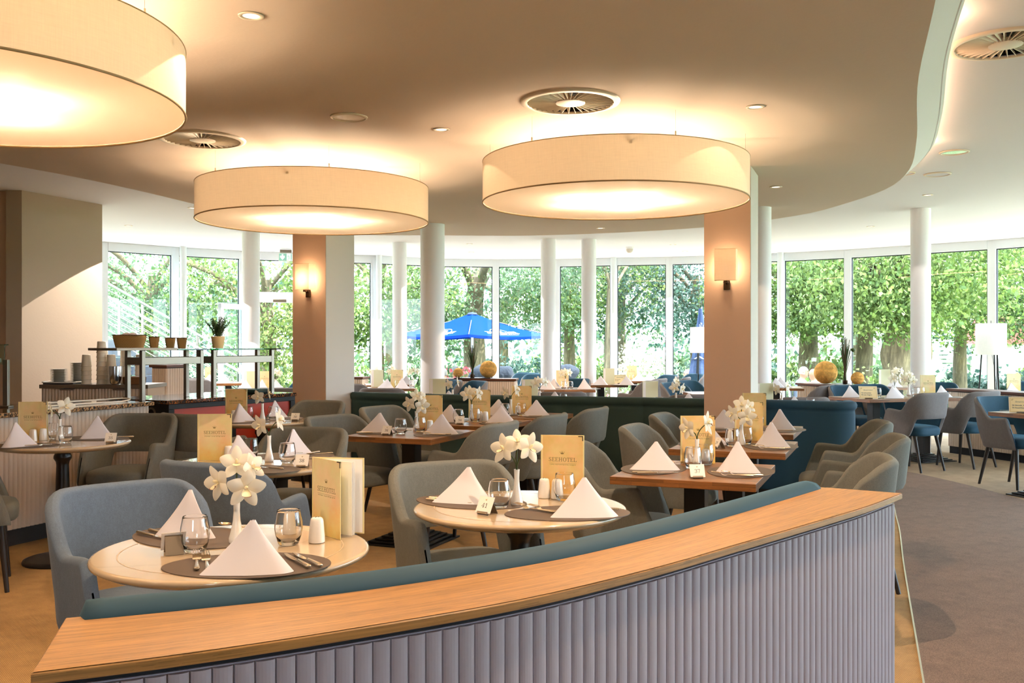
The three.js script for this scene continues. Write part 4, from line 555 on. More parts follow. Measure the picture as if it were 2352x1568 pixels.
lay('the oak table before the sconce pillar', [
  ['p', 1.54, 6.98, T1, 'left one'], ['p', 1.93, 6.82, T1, 'right one'], ['n', 1.535, 6.98, -8, 'left one'], ['m2', 1.93, 6.88, -16, 'right one'], ['g', 1.79, 6.98, 0, ''], ['w', 1.73, 7.18, -4, ''], ['s', 1.82, 7.04, 0, ''], ['f', 1.86, 6.7, 72, ''], ['v', 1.72, 6.86, 0, ''], ['k', 1.42, 6.86, -84, '']]);
// tables behind the banquette and near the windows
lay('the oak table left behind the banquette', [['v', -.62, 10.02, 0, ''], ['u', -.62, 10.02, 30, ''], ['q', -.87, 10.1, 8, ''], ['n', -.66, 9.8, 20, 'middle one'], ['n', -.48, 9.86, 5, 'right one'], ['g', -.86, 9.8, 0, '']]);
lay('the oak table behind the banquette middle', [['v', .28, 9.75, 0, ''], ['o', .28, 9.75, 15, ''], ['n', .42, 9.62, 5, ''], ['q', .1, 9.95, 6, ''], ['g', .52, 9.7, 0, '']]);
lay('the oak table behind the banquette seam', [['q', 1.28, 9.4, 20, ''], ['v', 1.6, 9.35, 0, ''], ['r', 1.6, 9.35, 40, ''], ['n', 1.7, 9.3, 5, ''], ['g', 1.4, 9.1, 0, '']]);
lay('the oak table past the teal banquette end', [['q', 2.28, 8.95, 10, ''], ['v', 2.52, 8.95, 0, ''], ['u', 2.52, 8.95, -5, ''], ['n', 2.57, 8.78, 10, ''], ['g', 2.4, 8.75, 0, 'left one'], ['g', 2.74, 8.8, 0, 'right one']]);
lay('the table between the twin columns', [['p', .5, 12.95, 0, 'left one'], ['p', .98, 13.05, 0, 'right one'], ['n', .48, 12.9, -10, 'nearer left one'], ['n', .58, 13.25, -10, 'farther left one'], ['m2', .98, 12.98, 0, 'right one'], ['g', .7, 12.95, 0, 'left one'], ['g', .79, 13.0, 0, 'right one'], ['v', .73, 13.1, 0, ''], ['o', .73, 13.1, 0, ''], ['e', .62, 13.4, 0, '']]);
lay('the reserved table right of the columns', [['q', 1.38, 14.5, 0, ''], ['n', 1.7, 14.3, 0, 'right one'], ['n', 1.32, 14.3, -10, 'cut by the column'], ['p', 1.7, 14.3, 0, 'right one']]);
cardFam(['TR Paasch', 'TR Ahl'])(at(1.66, 14.75, TY), R(5), 'small cream reserved card beside the menu, right of the twin columns');
lay('the table farthest toward the windows', [['e', 1.95, 16.3, 0, ''], ['v', 1.86, 16.1, 0, ''], ['r', 1.86, 16.1, 10, ''], ['n', 2.1, 15.9, 0, 'left one'], ['n', 2.3, 16.1, 0, 'right one'], ['g', 1.98, 15.9, 0, '']]);
lay('the pale table by the largest fibre ball', [['n', 3.7, 13.5, 10, 'left one'], ['n', 3.85, 13.8, 10, 'right one'], ['p', 3.7, 13.45, 0, '']]);
lay('the oak table with two menus', [['q', -2.0, 13.6, 4, 'left one'], ['e', -1.72, 13.6, 2, 'right one'], ['n', -1.72, 13.2, -10, 'left one'], ['m2', -1.5, 13.15, 0, 'right one'], ['g', -1.6, 13.4, 0, 'between the menus'], ['g', -1.4, 13.4, 0, 'near the column'], ['v', -1.4, 13.6, 0, ''], ['o', -1.4, 13.6, 0, '']]);
lay('the far table behind the left pillar', [['v', -2.1, 14.55, 0, ''], ['u', -2.1, 14.55, 0, ''], ['n', -1.75, 14.4, 0, 'left one'], ['n', -1.6, 14.5, 0, 'right one'], ['v', -1.85, 14.75, 20, 'second one'], ['r', -1.85, 14.75, 30, 'second one']]);
lay('the table behind the buffet frames', [['q', -3.62, 12.95, 2, 'left one'], ['e', -3.42, 12.92, -3, 'right one'], ['n', -3.5, 12.6, 0, 'left one'], ['m2', -3.27, 12.58, 0, 'right one'], ['n', -3.14, 12.7, 30, 'outer one'], ['g', -3.32, 12.75, 0, ''], ['v', -3.2, 12.95, 0, ''], ['o', -3.2, 12.95, 0, '']]);
lay('the table nearest the exit door', [['e', -4.9, 15.3, 2, ''], ['n', -4.5, 15.0, 0, 'right one'], ['n', -4.75, 15.05, 0, 'left one'], ['v', -4.3, 15.3, 0, ''], ['r', -4.3, 15.3, 0, ''], ['g', -4.4, 15.0, 0, '']]);
lay('the oak table with a reserved card', [['p', 4.22, 10.83, 20, ''], ['n', 3.86, 11.0, 10, 'behind the card'], ['g', 4.07, 10.88, 0, 'right of the card'], ['g', 4.2, 11.0, 0, 'by the napkin'], ['n', 4.27, 10.8, 8, 'beside the chair back'], ['m2', 4.38, 11.02, 20, 'behind the vase'], ['v', 4.36, 10.92, 0, ''], ['o', 4.36, 10.92, 15, ''], ['f', 4.08, 10.76, 80, ''], ['k', 4.13, 10.73, 80, '']]);
cardFam(['TR Schneider', 'TR von Hagen'])(at(3.97, 10.68, TY), R(-6), 'cream reserved card with dark handwriting on the oak table before the teal chairs');
lay('the table by the free column', [['e', 4.84, 11.35, -4, ''], ['n', 4.93, 11.05, 8, ''], ['p', 4.95, 11.02, 20, ''], ['g', 4.7, 11.15, 0, 'left one'], ['g', 4.78, 11.2, 0, 'right one'], ['v', 4.72, 11.4, 0, ''], ['r', 4.72, 11.4, 0, '']]);
lay('the window table behind the column', [['q', 5.3, 13.85, 0, ''], ['v', 5.55, 13.8, 0, ''], ['o', 5.55, 13.8, 0, ''], ['n', 5.4, 13.6, 0, '']]);
lay('the table behind the ribbed wall', [['n', 6.1, 11.75, 8, ''], ['e', 6.2, 12.0, 0, '']]);
lay('the table at the picture edge', [['n', 4.72, 8.55, 15, ''], ['p', 4.72, 8.5, 20, ''], ['k', 4.52, 8.7, 100, '']]);
cardFam(['TR Wendt, David', 'TR Raadthert'])(at(4.52, 8.5, TY), R(-22), 'cream reserved card with dark handwriting at the picture edge');

// ------------------------------------------------------------------ buffet counters
const CU = [.503, .864], CN = [-.864, .503];                      // along the counter, and away from the dining room
{
  const t = thing('ribbed_counter', 'ribbed buffet counter with speckled granite top behind table thirty-five', 'counter'), a = [-4.35, 3.6], b = [-2.81, 7.51], n = [-.93, .367], q = (p, k) => [p[0] + n[0] * k, p[1] + n[1] * k];
  const la = q(a, .05), lb = q(b, .05);
  mk('granite_top', slab([a, b, q(b, .78), q(a, .78)], .868, .9, .004), M.granite, t); mk('core', slab([q(a, .065), q(b, .065), q(b, .74), q(a, .74)], .12, .868), M.flute, t); mk('fluted_panel', fluted(la, lb, .12, .868, .036), M.flute, t); mk('plinth', slab([q(a, .1), q(b, .1), q(b, .7), q(a, .7)], 0, .12), M.plinth, t);
  mk('fluted_end', fluted(lb, q(b, .74), .12, .868, .036), M.flute, t);
}
{
  const t = thing('chilled_counter', 'black framed buffet counter with red front panels and dark granite top', 'counter'), a = [-2.75, 7.67], L = 1.44, P = (u, k) => [a[0] + CU[0] * u + CN[0] * k, a[1] + CU[1] * u + CN[1] * k];
  const rect = (u0, u1, k0, k1) => [P(u0, k0), P(u1, k0), P(u1, k1), P(u0, k1)];
  mk('granite_top', slab(rect(-.03, L, -.02, .74), .868, .9, .004), M.graniteDark, t); mk('body', slab(rect(0, L, .02, .7), .1, .868), M.matBlack, t); mk('plinth', slab(rect(.03, L - .03, .05, .66), 0, .1), M.plinth, t);
  for (const [u0, u1, y0, y1] of [[0, L, .826, .868], [0, L, .1, .17], [0, .05, .17, .826], [.66, .71, .17, .826], [L - .05, L, .17, .826]]) mk('frame_bar', slab(rect(u0, u1, -.004, .022), y0, y1, .003), M.matBlack, t);
  mk('red_panel', slab(rect(.05, .66, .01, .03), .17, .826), M.red, t); mk('red_panel', slab(rect(.71, L - .05, .01, .03), .17, .826), M.red, t);
  const e = P(-.002, .2); mk('vent_port', T(new THREE.TorusGeometry(.045, .009, 10, 32), e[0], .785, -e[1], yawOf(-CU[0], -CU[1])), M.steelDark, t); mk('port_hole', T(T(cyl(.042, .042, .006, 24), 0, 0, 0, 0, PI / 2), e[0], .785, -e[1], yawOf(-CU[0], -CU[1])), M.ventDark, t);
  for (let k = 0; k < 4; k++) { const s = P(-.003, .05); mk('screw', T(T(cyl(.004, .004, .004, 8), 0, 0, 0, 0, PI / 2), s[0], .2 + k * .2, -s[1], yawOf(-CU[0], -CU[1])), M.steel, t); }
  // sneeze-guard frames
  const frame = (u0, u1, shelfLabel, dark, s0, s1, label) => {
    const f = thing('sneeze_guard_frame', label, 'frame');
    const Y0 = .9, Y1 = 1.3;
    for (const [u, k] of [[u0, .1], [u0 + .02, .3], [u1, .1], [u1 + .02, .3]]) { const p = P(u, k), post = rbox(.034, Y1 - Y0, .034, .003); mk('post', T(post, p[0], (Y0 + Y1) / 2, -p[1], Math.atan2(CU[1], CU[0])), M.steel, f); }
    for (const k of [.1, .3]) mk('crossbar', slab(rect(u0 + .017, u1 - .017, k - .012, k + .012), 1.185, 1.245, .003), M.steel, f);
    for (const u of [u0, u1]) mk('side_bar', slab(rect(u - .012, u + .012, .117, .283), 1.185, 1.245, .003), M.steel, f);
    const s = thing(dark ? 'wooden_shelf' : 'glass_shelf', shelfLabel, 'shelf'); mk('board', slab(rect(s0, s1, .04, .38), Y1, dark ? Y1 + .02 : Y1 + .012, .002), dark ? M.steelDark : M.shelfGlass, s);
    return f;
  };
  frame(-.17, .42, 'dark shelf board on the buffet frame carrying the wicker baskets', true, -.45, .12, 'brushed steel sneeze-guard frame nearer the stacked bowls');
  frame(.56, 1.25, 'green-edged glass shelf carrying the potted herb', false, .47, 1.36, 'brushed steel sneeze-guard frame below the potted herb');
  const s2 = thing('glass_shelf', 'green-edged glass shelf beside the dark board, under the small baskets', 'shelf'); mk('board', slab(rect(.13, .465, .04, .38), 1.3, 1.312, .002), M.shelfGlass, s2);
  // herb in a pot
  const hp = P(.7, .2), herb = thing('potted_herb', 'rosemary-like herb in a pale yellow pot on the glass shelf', 'plant', at(hp[0], hp[1], 1.313));
  mk('pot', lathe([[0, 0], [.04, 0], [.044, .004], [.056, .07], [.058, .105], [.054, .105], [.05, .085], [0, .08]], 32), M.pot, herb);
  const st = [], lv = [];
  for (let k = 0; k < 34; k++) { const a = rr(0, 6.28), r = rr(.02, .13), h = rr(.11, .2), p0 = V(rr(-.03, .03), .08, rr(-.03, .03)), p1 = V(Math.cos(a) * r * .5, .08 + h * .6, Math.sin(a) * r * .5), p2 = V(Math.cos(a) * r, .08 + h, Math.sin(a) * r), c = new THREE.CatmullRomCurve3([p0, p1, p2]); st.push(new THREE.TubeGeometry(c, 6, .0012, 4)); for (let q = 0; q < 26; q++) { const p = c.getPoint(.2 + .8 * q / 26), g = new THREE.ConeGeometry(.003, rr(.016, .034), 4); T(g, p.x, p.y, p.z, rr(0, 6), rr(.5, 1.4)); lv.push(g); } }
  mk('stems', st, M.stem, herb); tag(mk('needles', lv, M.leafDark, herb), null, null, null, 'stuff');
  // baskets
  const basket = (w, d, h, m, fl = 1.25) => { const sh = (s, y) => { const o = []; for (let i = 0; i < 40; i++) { const a = i / 40 * 2 * PI, e = .45; o.push([w / 2 * s * Math.sign(Math.cos(a)) * Math.pow(Math.abs(Math.cos(a)), e), y, d / 2 * s * Math.sign(Math.sin(a)) * Math.pow(Math.abs(Math.sin(a)), e)]); } return o; }; return [surf(40, 8, (u, v) => { const s = v < .5 ? lerp(1 / fl, 1, v * 2) : lerp(1, 1 / fl, v * 2 - 1) * .97, i = Math.round(u * 40) % 40, y = v < .5 ? v * 2 * h : (2 - v * 2) * h + .004 * (v > .5); return sh(s, y)[i]; }, .5, .2), surf(40, 1, (u, v) => { const p = sh(1 / fl, .004)[Math.round(u * 40) % 40]; return [p[0] * v, p[1], p[2] * v]; }, .5, .1)]; };
  const rimOf = (w, d, h) => tube(Array.from({ length: 16 }, (_, i) => { const a = i / 16 * 2 * PI; return V(w / 2 * Math.sign(Math.cos(a)) * Math.pow(Math.abs(Math.cos(a)), .5), h, d / 2 * Math.sign(Math.sin(a)) * Math.pow(Math.abs(Math.sin(a)), .5)); }), .003, 64, 6, true);
  const bp = P(-.21, .2), bb = thing('bread_basket', 'large tapered wicker basket with a napkin on the dark buffet shelf', 'basket', at(bp[0], bp[1], 1.321), .2);
  mk('woven_body', basket(.25, .18, .1, 0), M.wicker, bb); mk('rim', rimOf(.25, .18, .1), M.wickerDark, bb); const cl = tag(mk('bread_cloth', surf(20, 12, (u, v) => [bp[0] + (u - .5) * .2, 1.405 + .035 * Math.pow(Math.sin(PI * u) * Math.sin(PI * v), .6) + .004 * Math.sin(u * 22), -bp[1] + (v - .5) * .13], .2, .14), M.linen), 'folded cream cloth filling the large bread basket', 'cloth');
  const cupB = family((label) => { const b = thing('small_basket', label, 'basket'); mk('woven_body', basket(.085, .085, .088, 0, 1.4), M.wicker, b); mk('rim', rimOf(.085, .085, .088), M.wickerDark, b); return b; });
  [[.0, 'small wicker cup basket next to the large one'], [.16, 'small wicker cup basket, middle of the row on the glass shelf'], [.28, 'small wicker cup basket at the row end nearest the herb']].forEach(([u, l]) => { const p = P(u, .17); cupB(at(p[0], p[1], u < .12 ? 1.321 : 1.313), .3, l, 'small wicker baskets'); });
  // loop-handled tongs lying on the granite
  const tg = thing('serving_tongs', 'long pale loop-handled tongs lying on the ribbed counter', 'tongs'); const y = .907;
  mk('loop', tube([at(-3.36, 6.75, y), at(-3.18, 7.15, y), at(-3.02, 7.48, y), at(-3.0, 7.53, y + .012), at(-3.06, 7.55, y + .016), at(-3.16, 7.38, y + .016), at(-3.32, 7.05, y + .016), at(-3.46, 6.8, y + .016)], .006, 80, 8), M.cup, tg);
  const cp = P(1.2, .33), cu = tag(mk('seat_pad', boxUV(T(rbox(.36, .035, .26, .015, 4), cp[0], .918, -cp[1], -.3)), M.green), 'dark green flat cushion lying on the dark granite', 'cushion');
}
{ // end of a second glass guard at the picture edge
  const t = thing('sneeze_guard_frame', 'steel post with a glass hood on the ribbed counter at the picture edge', 'frame');
  mk('post', T(rbox(.035, .33, .035, .003), -3.6, 1.075, -6.82), M.steel, t); mk('foot', T(rbox(.07, .012, .07, .003), -3.6, .906, -6.82), M.steel, t); mk('glass_hood', [T(box(.4, .14, .008), -3.8, 1.275, -6.8), T(box(.4, .008, .06), -3.8, 1.345, -6.82)], M.shelfGlass, t); mk('rail', T(rbox(.4, .03, .03, .004), -3.84, 1.235, -6.82), M.steel, t);
}
{ // sideboard against the wall with crockery
  const x0 = -4.62, x1 = -3.58, df = 9.4, t = thing('sideboard', 'sideboard with ribbed drawers and dark top against the wall', 'sideboard');
  mk('top', slab([[x0 - .01, df - .01], [x1 + .01, df - .01], [x1 + .01, df + .5], [x0 - .01, df + .5]], .915, .953, .003), M.steelDark, t); mk('carcass', slab([[x0, df + .012], [x1, df + .012], [x1, df + .48], [x0, df + .48]], .06, .915), M.wall, t); mk('plinth', slab([[x0 + .02, df + .05], [x1 - .02, df + .05], [x1 - .02, df + .46], [x0 + .02, df + .46]], 0, .06), M.plinth, t);
  const w = (x1 - x0) / 2;
  for (let c = 0; c < 2; c++) for (const [y0, y1] of [[.71, .912], [.5, .7], [.07, .49]]) { const dr = mk(y0 < .1 ? 'door' : 'drawer', fluted([x0 + c * w + .004, df + .012], [x0 + (c + 1) * w - .004, df + .012], y0, y1, .03), M.flute, t); mk('handle', T(rbox(.14, .012, .03, .004), x0 + (c + .5) * w, y1 - .008, -(df - .01)), M.steelDark, dr); }
  const Y = .9535;
  const tr = thing('serving_tray', 'dark tray with a pale raised rim under the plate stacks', 'tray', at(-4.48, 9.6, Y)); mk('base', boxUV(T(rbox(.3, .012, .3, .005), 0, .006, 0)), M.tray, tr); mk('rim', tube([[-.15, .02, .15], [.12, .016, .15], [.16, .02, .1], [.16, .02, -.15], [-.15, .02, -.15]], .006, 60, 6, true), M.china, tr);
  const plate = family((label) => { const o = mk('plate', lathe([[0, .0015], [.045, .0015], [.05, .004], [.078, .0105], [.08, .0115], [.078, .013], [.05, .0065], [0, .005]], 40), M.china); tag(o, label, 'plate'); return o; });
  for (let k = 0; k < 15; k++) plate(at(-4.52, 9.56, Y + .013 + k * .0088), 0, k === 14 ? 'topmost white side plate of the lower stack on the tray' : 'white side plate in the lower plate stack on the tray', 'plates in the lower stack');
  for (let k = 0; k < 22; k++) plate(at(-4.37, 9.66, Y + .013 + k * .0088), 0, k === 21 ? 'topmost white side plate of the taller stack behind the other' : 'white side plate in the taller plate stack behind the other', 'plates in the taller stack');
  const cup = family((label) => { const o = mk('paper_cup', lathe([[.047, 0], [.051, .001], [.051, .006], [.0465, .008], [.0405, .1], [.039, .112], [.037, .116], [0, .116]], 32), M.cup); tag(o, label, 'cup'); return o; });
  for (const [x, d, n, l] of [[-4.22, 9.5, 5, 'the front stack next to the plates'], [-4.12, 9.66, 6, 'the stack behind, between the two front stacks'], [-4.07, 9.5, 8, 'the tallest stack'], [-3.975, 9.5, 5, 'the stack left of the steel bucket'], [-3.91, 9.68, 6, 'the stack peeking over the steel bucket'], [-3.86, 9.58, 7, 'the stack behind the steel bucket'], [-3.72, 9.58, 5, 'the stack behind the wicker bread tray']]) for (let k = 0; k < n; k++) cup(at(x, d, Y + k * .044), 0, (k === n - 1 ? 'topmost upturned white cup in ' : 'upturned white cup in ') + l, 'upturned cups in ' + l);
  const bk = thing('steel_bucket', 'brushed steel bucket before the stacked white cups', 'bucket', at(-3.9, 9.42, Y)); mk('body', lathe([[0, .004], [.03, 0], [.048, .012], [.06, .05], [.064, .1], [.065, .178], [.063, .18], [.061, .178], [.06, .1], [.056, .05], [.044, .018], [0, .014]], 40), M.chrome, bk);
  const wb = thing('bread_tray', 'low brown wicker basket beside the steel bucket', 'basket', at(-3.72, 9.44, Y)); mk('woven_body', lathe([[0, .004], [.1, 0], [.11, .01], [.115, .07], [.11, .075], [.103, .07], [.1, .012], [0, .01]], 40).scale(1, 1, .6), M.wickerDark, wb); mk('cloth', T(new THREE.SphereGeometry(.095, 20, 10, 0, 6.29, 0, PI / 2).scale(1, .3, .6), 0, .055, 0), M.linen, wb);
}
// fibre balls and reeds on the half walls
function ballG(r, s) { const g = new THREE.IcosahedronGeometry(r, 24), p = g.attributes.position, v = V(0, 0, 0); for (let i = 0; i < p.count; i++) { v.fromBufferAttribute(p, i); const a = Math.atan2(v.z, v.x) / (2 * PI) + .5, b = Math.asin(v.y / r) / PI + .5; v.multiplyScalar(.965 + .05 * fbm(a, b, 8, 4, s, 3) + .02 * vnoise(a * 40, b * 20, 40, 20, s)); p.setXYZ(i, v.x, v.y, v.z); } g.computeVertexNormals(); return mergeVertices(g); }
const fuzz = (r, s) => { const out = []; for (let k = 0; k < 260; k++) { const n = V(rr(-1, 1), rr(-1, 1), rr(-1, 1)).normalize(), t = V(rr(-1, 1), rr(-1, 1), rr(-1, 1)).cross(n).normalize(), L = rr(.3, .8), pts = []; for (let q = 0; q <= 5; q++) { const a = (q / 5 - .5) * L * 2; pts.push(n.clone().multiplyScalar(Math.cos(a)).addScaledVector(t, Math.sin(a)).multiplyScalar(r * (.99 + .03 * Math.sin(q * 2.1 + k)))); } out.push(new THREE.TubeGeometry(new THREE.CatmullRomCurve3(pts), 8, r * .008, 3)); } return out; };
for (const [X, d, r, l] of [[-.82, 14.55, .073, 'small fibre ball left of the reed plant'], [-.36, 14.55, .13, 'large golden fibre ball right of the reed plant, before the window'], [4.47, 13.65, .161, 'largest fibre ball on the half wall at the big trees'], [4.76, 13.2, .088, 'small fibre ball beside the tall reeds on the half wall']]) { const b = thing('fibre_ball', l, 'ball', at(X, d, (X > 0 ? .793 : .844) + r * .96)); mk('core', ballG(r, Math.round(r * 1000)), M.felt, b); tag(mk('fibres', fuzz(r, 1), M.felt, b), null, null, null, 'stuff'); }
for (const [X, d, w, l] of [[-.6, 14.5, .55, 'dark tray under the fibre balls before the parasol window'], [4.6, 13.4, .7, 'dark tray under the largest fibre ball']]) tag(mk('display_tray', T(rbox(w, .012, .18, .004), X, X > 0 ? .787 : .837, -d, X > 0 ? 1.15 : 0), M.tray), l, 'tray');
function reeds(X, d, h, n, label, lean) {
  const t = thing('reed_plant', label, 'plant', at(X, d, X > 0 ? .794 : .844)); mk('pot', lathe([[0, 0], [.03, 0], [.034, .01], [.036, .05], [.032, .05], [0, .045]], 20), M.bronze, t);
  for (let k = 0; k < n; k++) { const a = rr(0, 6.28), r = rr(.02, .13), hh = h * rr(.6, 1), g = tube([[rr(-.02, .02), .03, rr(-.02, .02)], [Math.cos(a) * r * .2 + lean * .3, hh * .5, Math.sin(a) * r * .2], [Math.cos(a) * r * .7 + lean, hh, Math.sin(a) * r * .7]], .0042, 10, 5); mk('blade', g, k % 5 ? M.reed : M.reedTip, t); }
  if (label.includes('tall')) mk('seed_head', T(new THREE.IcosahedronGeometry(.03, 3), .1, h * .72, .03), M.reed, t);
}
reeds(-.6, 14.52, .5, 46, 'green reed grass plant between two fibre balls before the parasol', 0); reeds(4.66, 13.4, .66, 54, 'tall dark reed grass plant beside the largest fibre ball', 0);
// floor lamps
const lampFam = family((label) => { const t = thing('floor_lamp', label, 'lamp'), r = .2; mk('shade', surf(48, 2, (u, v) => [r * Math.cos(u * 2 * PI), 1.2 + v * .44, r * Math.sin(u * 2 * PI)], 1.25, .44), M.whiteShade, t); mk('finial', T(cyl(.004, .004, .04, 8), 0, 1.66, 0), M.black, t); mk('crossbar', [T(box(.39, .006, .012), 0, 1.61, 0), T(box(.012, .006, .39), 0, 1.61, 0)], M.black, t); mk('hub', T(cyl(.02, .02, .06, 12), 0, 1.24, 0), M.black, t); for (let k = 0; k < 3; k++) { const a = k * 2 * PI / 3 + .5; mk('leg', rod(V(.12 * Math.cos(a), 1.23, .12 * Math.sin(a)), V(.2 * Math.cos(a), 0, .2 * Math.sin(a)), .011), M.black, t); mk('leg_arm', rod(V(0, 1.23, 0), V(.12 * Math.cos(a), 1.23, .12 * Math.sin(a)), .007), M.black, t); } mk('cord', tube([[.05, 1.22, 0], [.03, .8, .06], [.08, .4, .04], [.1, .01, .1]], .003, 30, 5), M.black, t); return t; });
lampFam(at(-1.38, 16.8), 0, 'white drum floor lamp half hidden behind the thick column', 'floor lamps'); lampFam(at(3.27, 16.5), .4, 'white drum floor lamp cut off by the sconce pillar', 'floor lamps'); lampFam(at(6.75, 13.5), .9, 'white drum floor lamp by the windows at the picture edge', 'floor lamps');

// ------------------------------------------------------------------ garden beyond the glass (its ground lies a little lower)
const GY = -.45;
struct('lawn', (() => { const g = new THREE.CircleGeometry(120, 64).rotateX(-PI / 2); g.translate(0, GY - .02, -30); return boxUV(g); })(), M.grass);
struct('terrace_paving', slab([...FACADE.map(([x, d]) => [x, d - .1]), ...offsetLine(FACADE, -4.4).reverse()], GY - .1, GY + .005), M.terrace);
struct('foundation', slab([...offsetLine(FACADE, -.05), ...offsetLine(FACADE, .25).reverse()], GY - .1, -.31), M.terrace);
const leafG = (() => { const g = new THREE.BufferGeometry(); g.setAttribute('position', new THREE.Float32BufferAttribute([0, 0, 0, -.36, .4, .1, 0, .42, -.02, .36, .4, .1, 0, 1, .04], 3)); g.setIndex([0, 2, 1, 0, 3, 2, 1, 2, 4, 2, 3, 4]); g.computeVertexNormals(); return g; })();
const bladeG = (() => { const g = new THREE.BufferGeometry(); g.setAttribute('position', new THREE.Float32BufferAttribute([-.05, 0, 0, .05, 0, 0, -.035, .5, .06, .035, .5, .06, 0, 1, .25], 3)); g.setIndex([0, 1, 3, 0, 3, 2, 2, 3, 4]); g.computeVertexNormals(); return g; })();
const qa = new THREE.Quaternion(), ea = new THREE.Euler(), ma = new THREE.Matrix4(), cc = new THREE.Color();
function foliage(parent, name, n, spot, size, cols, geo = leafG, up = false) {
  const im = new THREE.InstancedMesh(geo, M.leaf, n); im.name = name; im.castShadow = im.receiveShadow = true;
  for (let i = 0; i < n; i++) {
    const p = spot(i), s = size * rr(.65, 1.35); if (up) ea.set(rr(-.5, .5), rr(0, 6.28), rr(-.3, .3)); else ea.set(rr(.6, 2.6), rr(0, 6.28), rr(-.8, .8));
    im.setMatrixAt(i, ma.compose(p, qa.setFromEuler(ea), V(s, s, s))); const a = cols[Math.floor(rnd() * cols.length)]; cc.setRGB(a[0], a[1], a[2]).multiplyScalar(rr(.75, 1.2) * (cols === PALE ? 1 : .6)); im.setColorAt(i, cc);
  }
  parent.add(im); return tag(im, null, null, null, 'stuff');
}
const LIME = [[.36, .5, .12], [.27, .4, .1], [.46, .57, .2], [.2, .32, .1]], MAPLE = [[.23, .38, .17], [.3, .45, .22], [.17, .29, .15], [.4, .52, .3]], BLUEGREEN = [[.17, .3, .22], [.23, .36, .28], [.12, .23, .18], [.32, .44, .35]], PALE = [[.75, .78, .62], [.85, .85, .74], [.6, .68, .45]];
function blobSpots(blobs, twigs, spread) {                       // leaves gather round twig ends inside ellipsoids
  const tw = []; for (let k = 0; k < twigs; k++) { const b = blobs[Math.floor(rnd() * blobs.length)], n = V(rr(-1, 1), rr(-1, 1), rr(-1, 1)).normalize().multiplyScalar(Math.pow(rnd(), .4)); tw.push(V(b[0] + n.x * b[3], b[1] + n.y * b[4], b[2] + n.z * (b[5] ?? b[3]))); }
  return () => { const t = tw[Math.floor(rnd() * twigs)]; return V(t.x + (rnd() + rnd() - 1) * spread, t.y + (rnd() + rnd() - 1) * spread * .75, t.z + (rnd() + rnd() - 1) * spread); };
}
function trunkG(h, r, lean = .1, knots = 0) {
  const pts = [V(0, 0, 0), V(lean * .3, h * .35, 0), V(lean * .5, h * .7, .1), V(lean, h, .1)], c = new THREE.CatmullRomCurve3(pts);
  return surf(20, 24, (u, v) => { const p = c.getPoint(v), a = u * 2 * PI, q = r * (1.35 - .35 * smoothstep(v, 0, .12)) * lerp(1, .6, v) * (1 + .1 * Math.sin(a * 3 + v * 7) + knots * .25 * Math.max(0, Math.sin(a * 2 + 1) * Math.sin(v * 19))); return [p.x + q * Math.cos(a), p.y, p.z + q * Math.sin(a)]; }, 2 * PI * r, h);
}
function tree(label, X, d, h, r, lean, bark, blobs, n, size, cols, opts = {}) {
  const t = thing('garden_tree', label, 'tree', at(X, d, GY - .03)); mk('trunk', trunkG(h, r, lean, opts.knots ?? 0), bark, t);
  for (let k = 0; k < 5; k++) { const a = rr(0, 6.28), L = rr(1.2, 2.4), y0 = h * rr(.62, .95); mk('branch', tube([[lean * .6, y0, 0], [lean * .6 + Math.cos(a) * L * .5, y0 + L * .5, Math.sin(a) * L * .5], [lean * .6 + Math.cos(a) * L, y0 + L * .7, Math.sin(a) * L]], r * .3, 8, 6), bark, t); }
  foliage(t, 'foliage', Math.round(n * .8), blobSpots(blobs, opts.twigs ?? Math.round(n / 70), opts.spread ?? .62), size, cols); return t;
}
const crownOf = (h, w, low) => [[0, h + .9, 0, w, 1.9], [-w * .5, h - low * .35, .6, w * .55, 1.2], [w * .5, h - low * .25, .8, w * .55, 1.2], [w * rr(-.5, .5), h - low * .8, 1.2, w * .45, .8]];
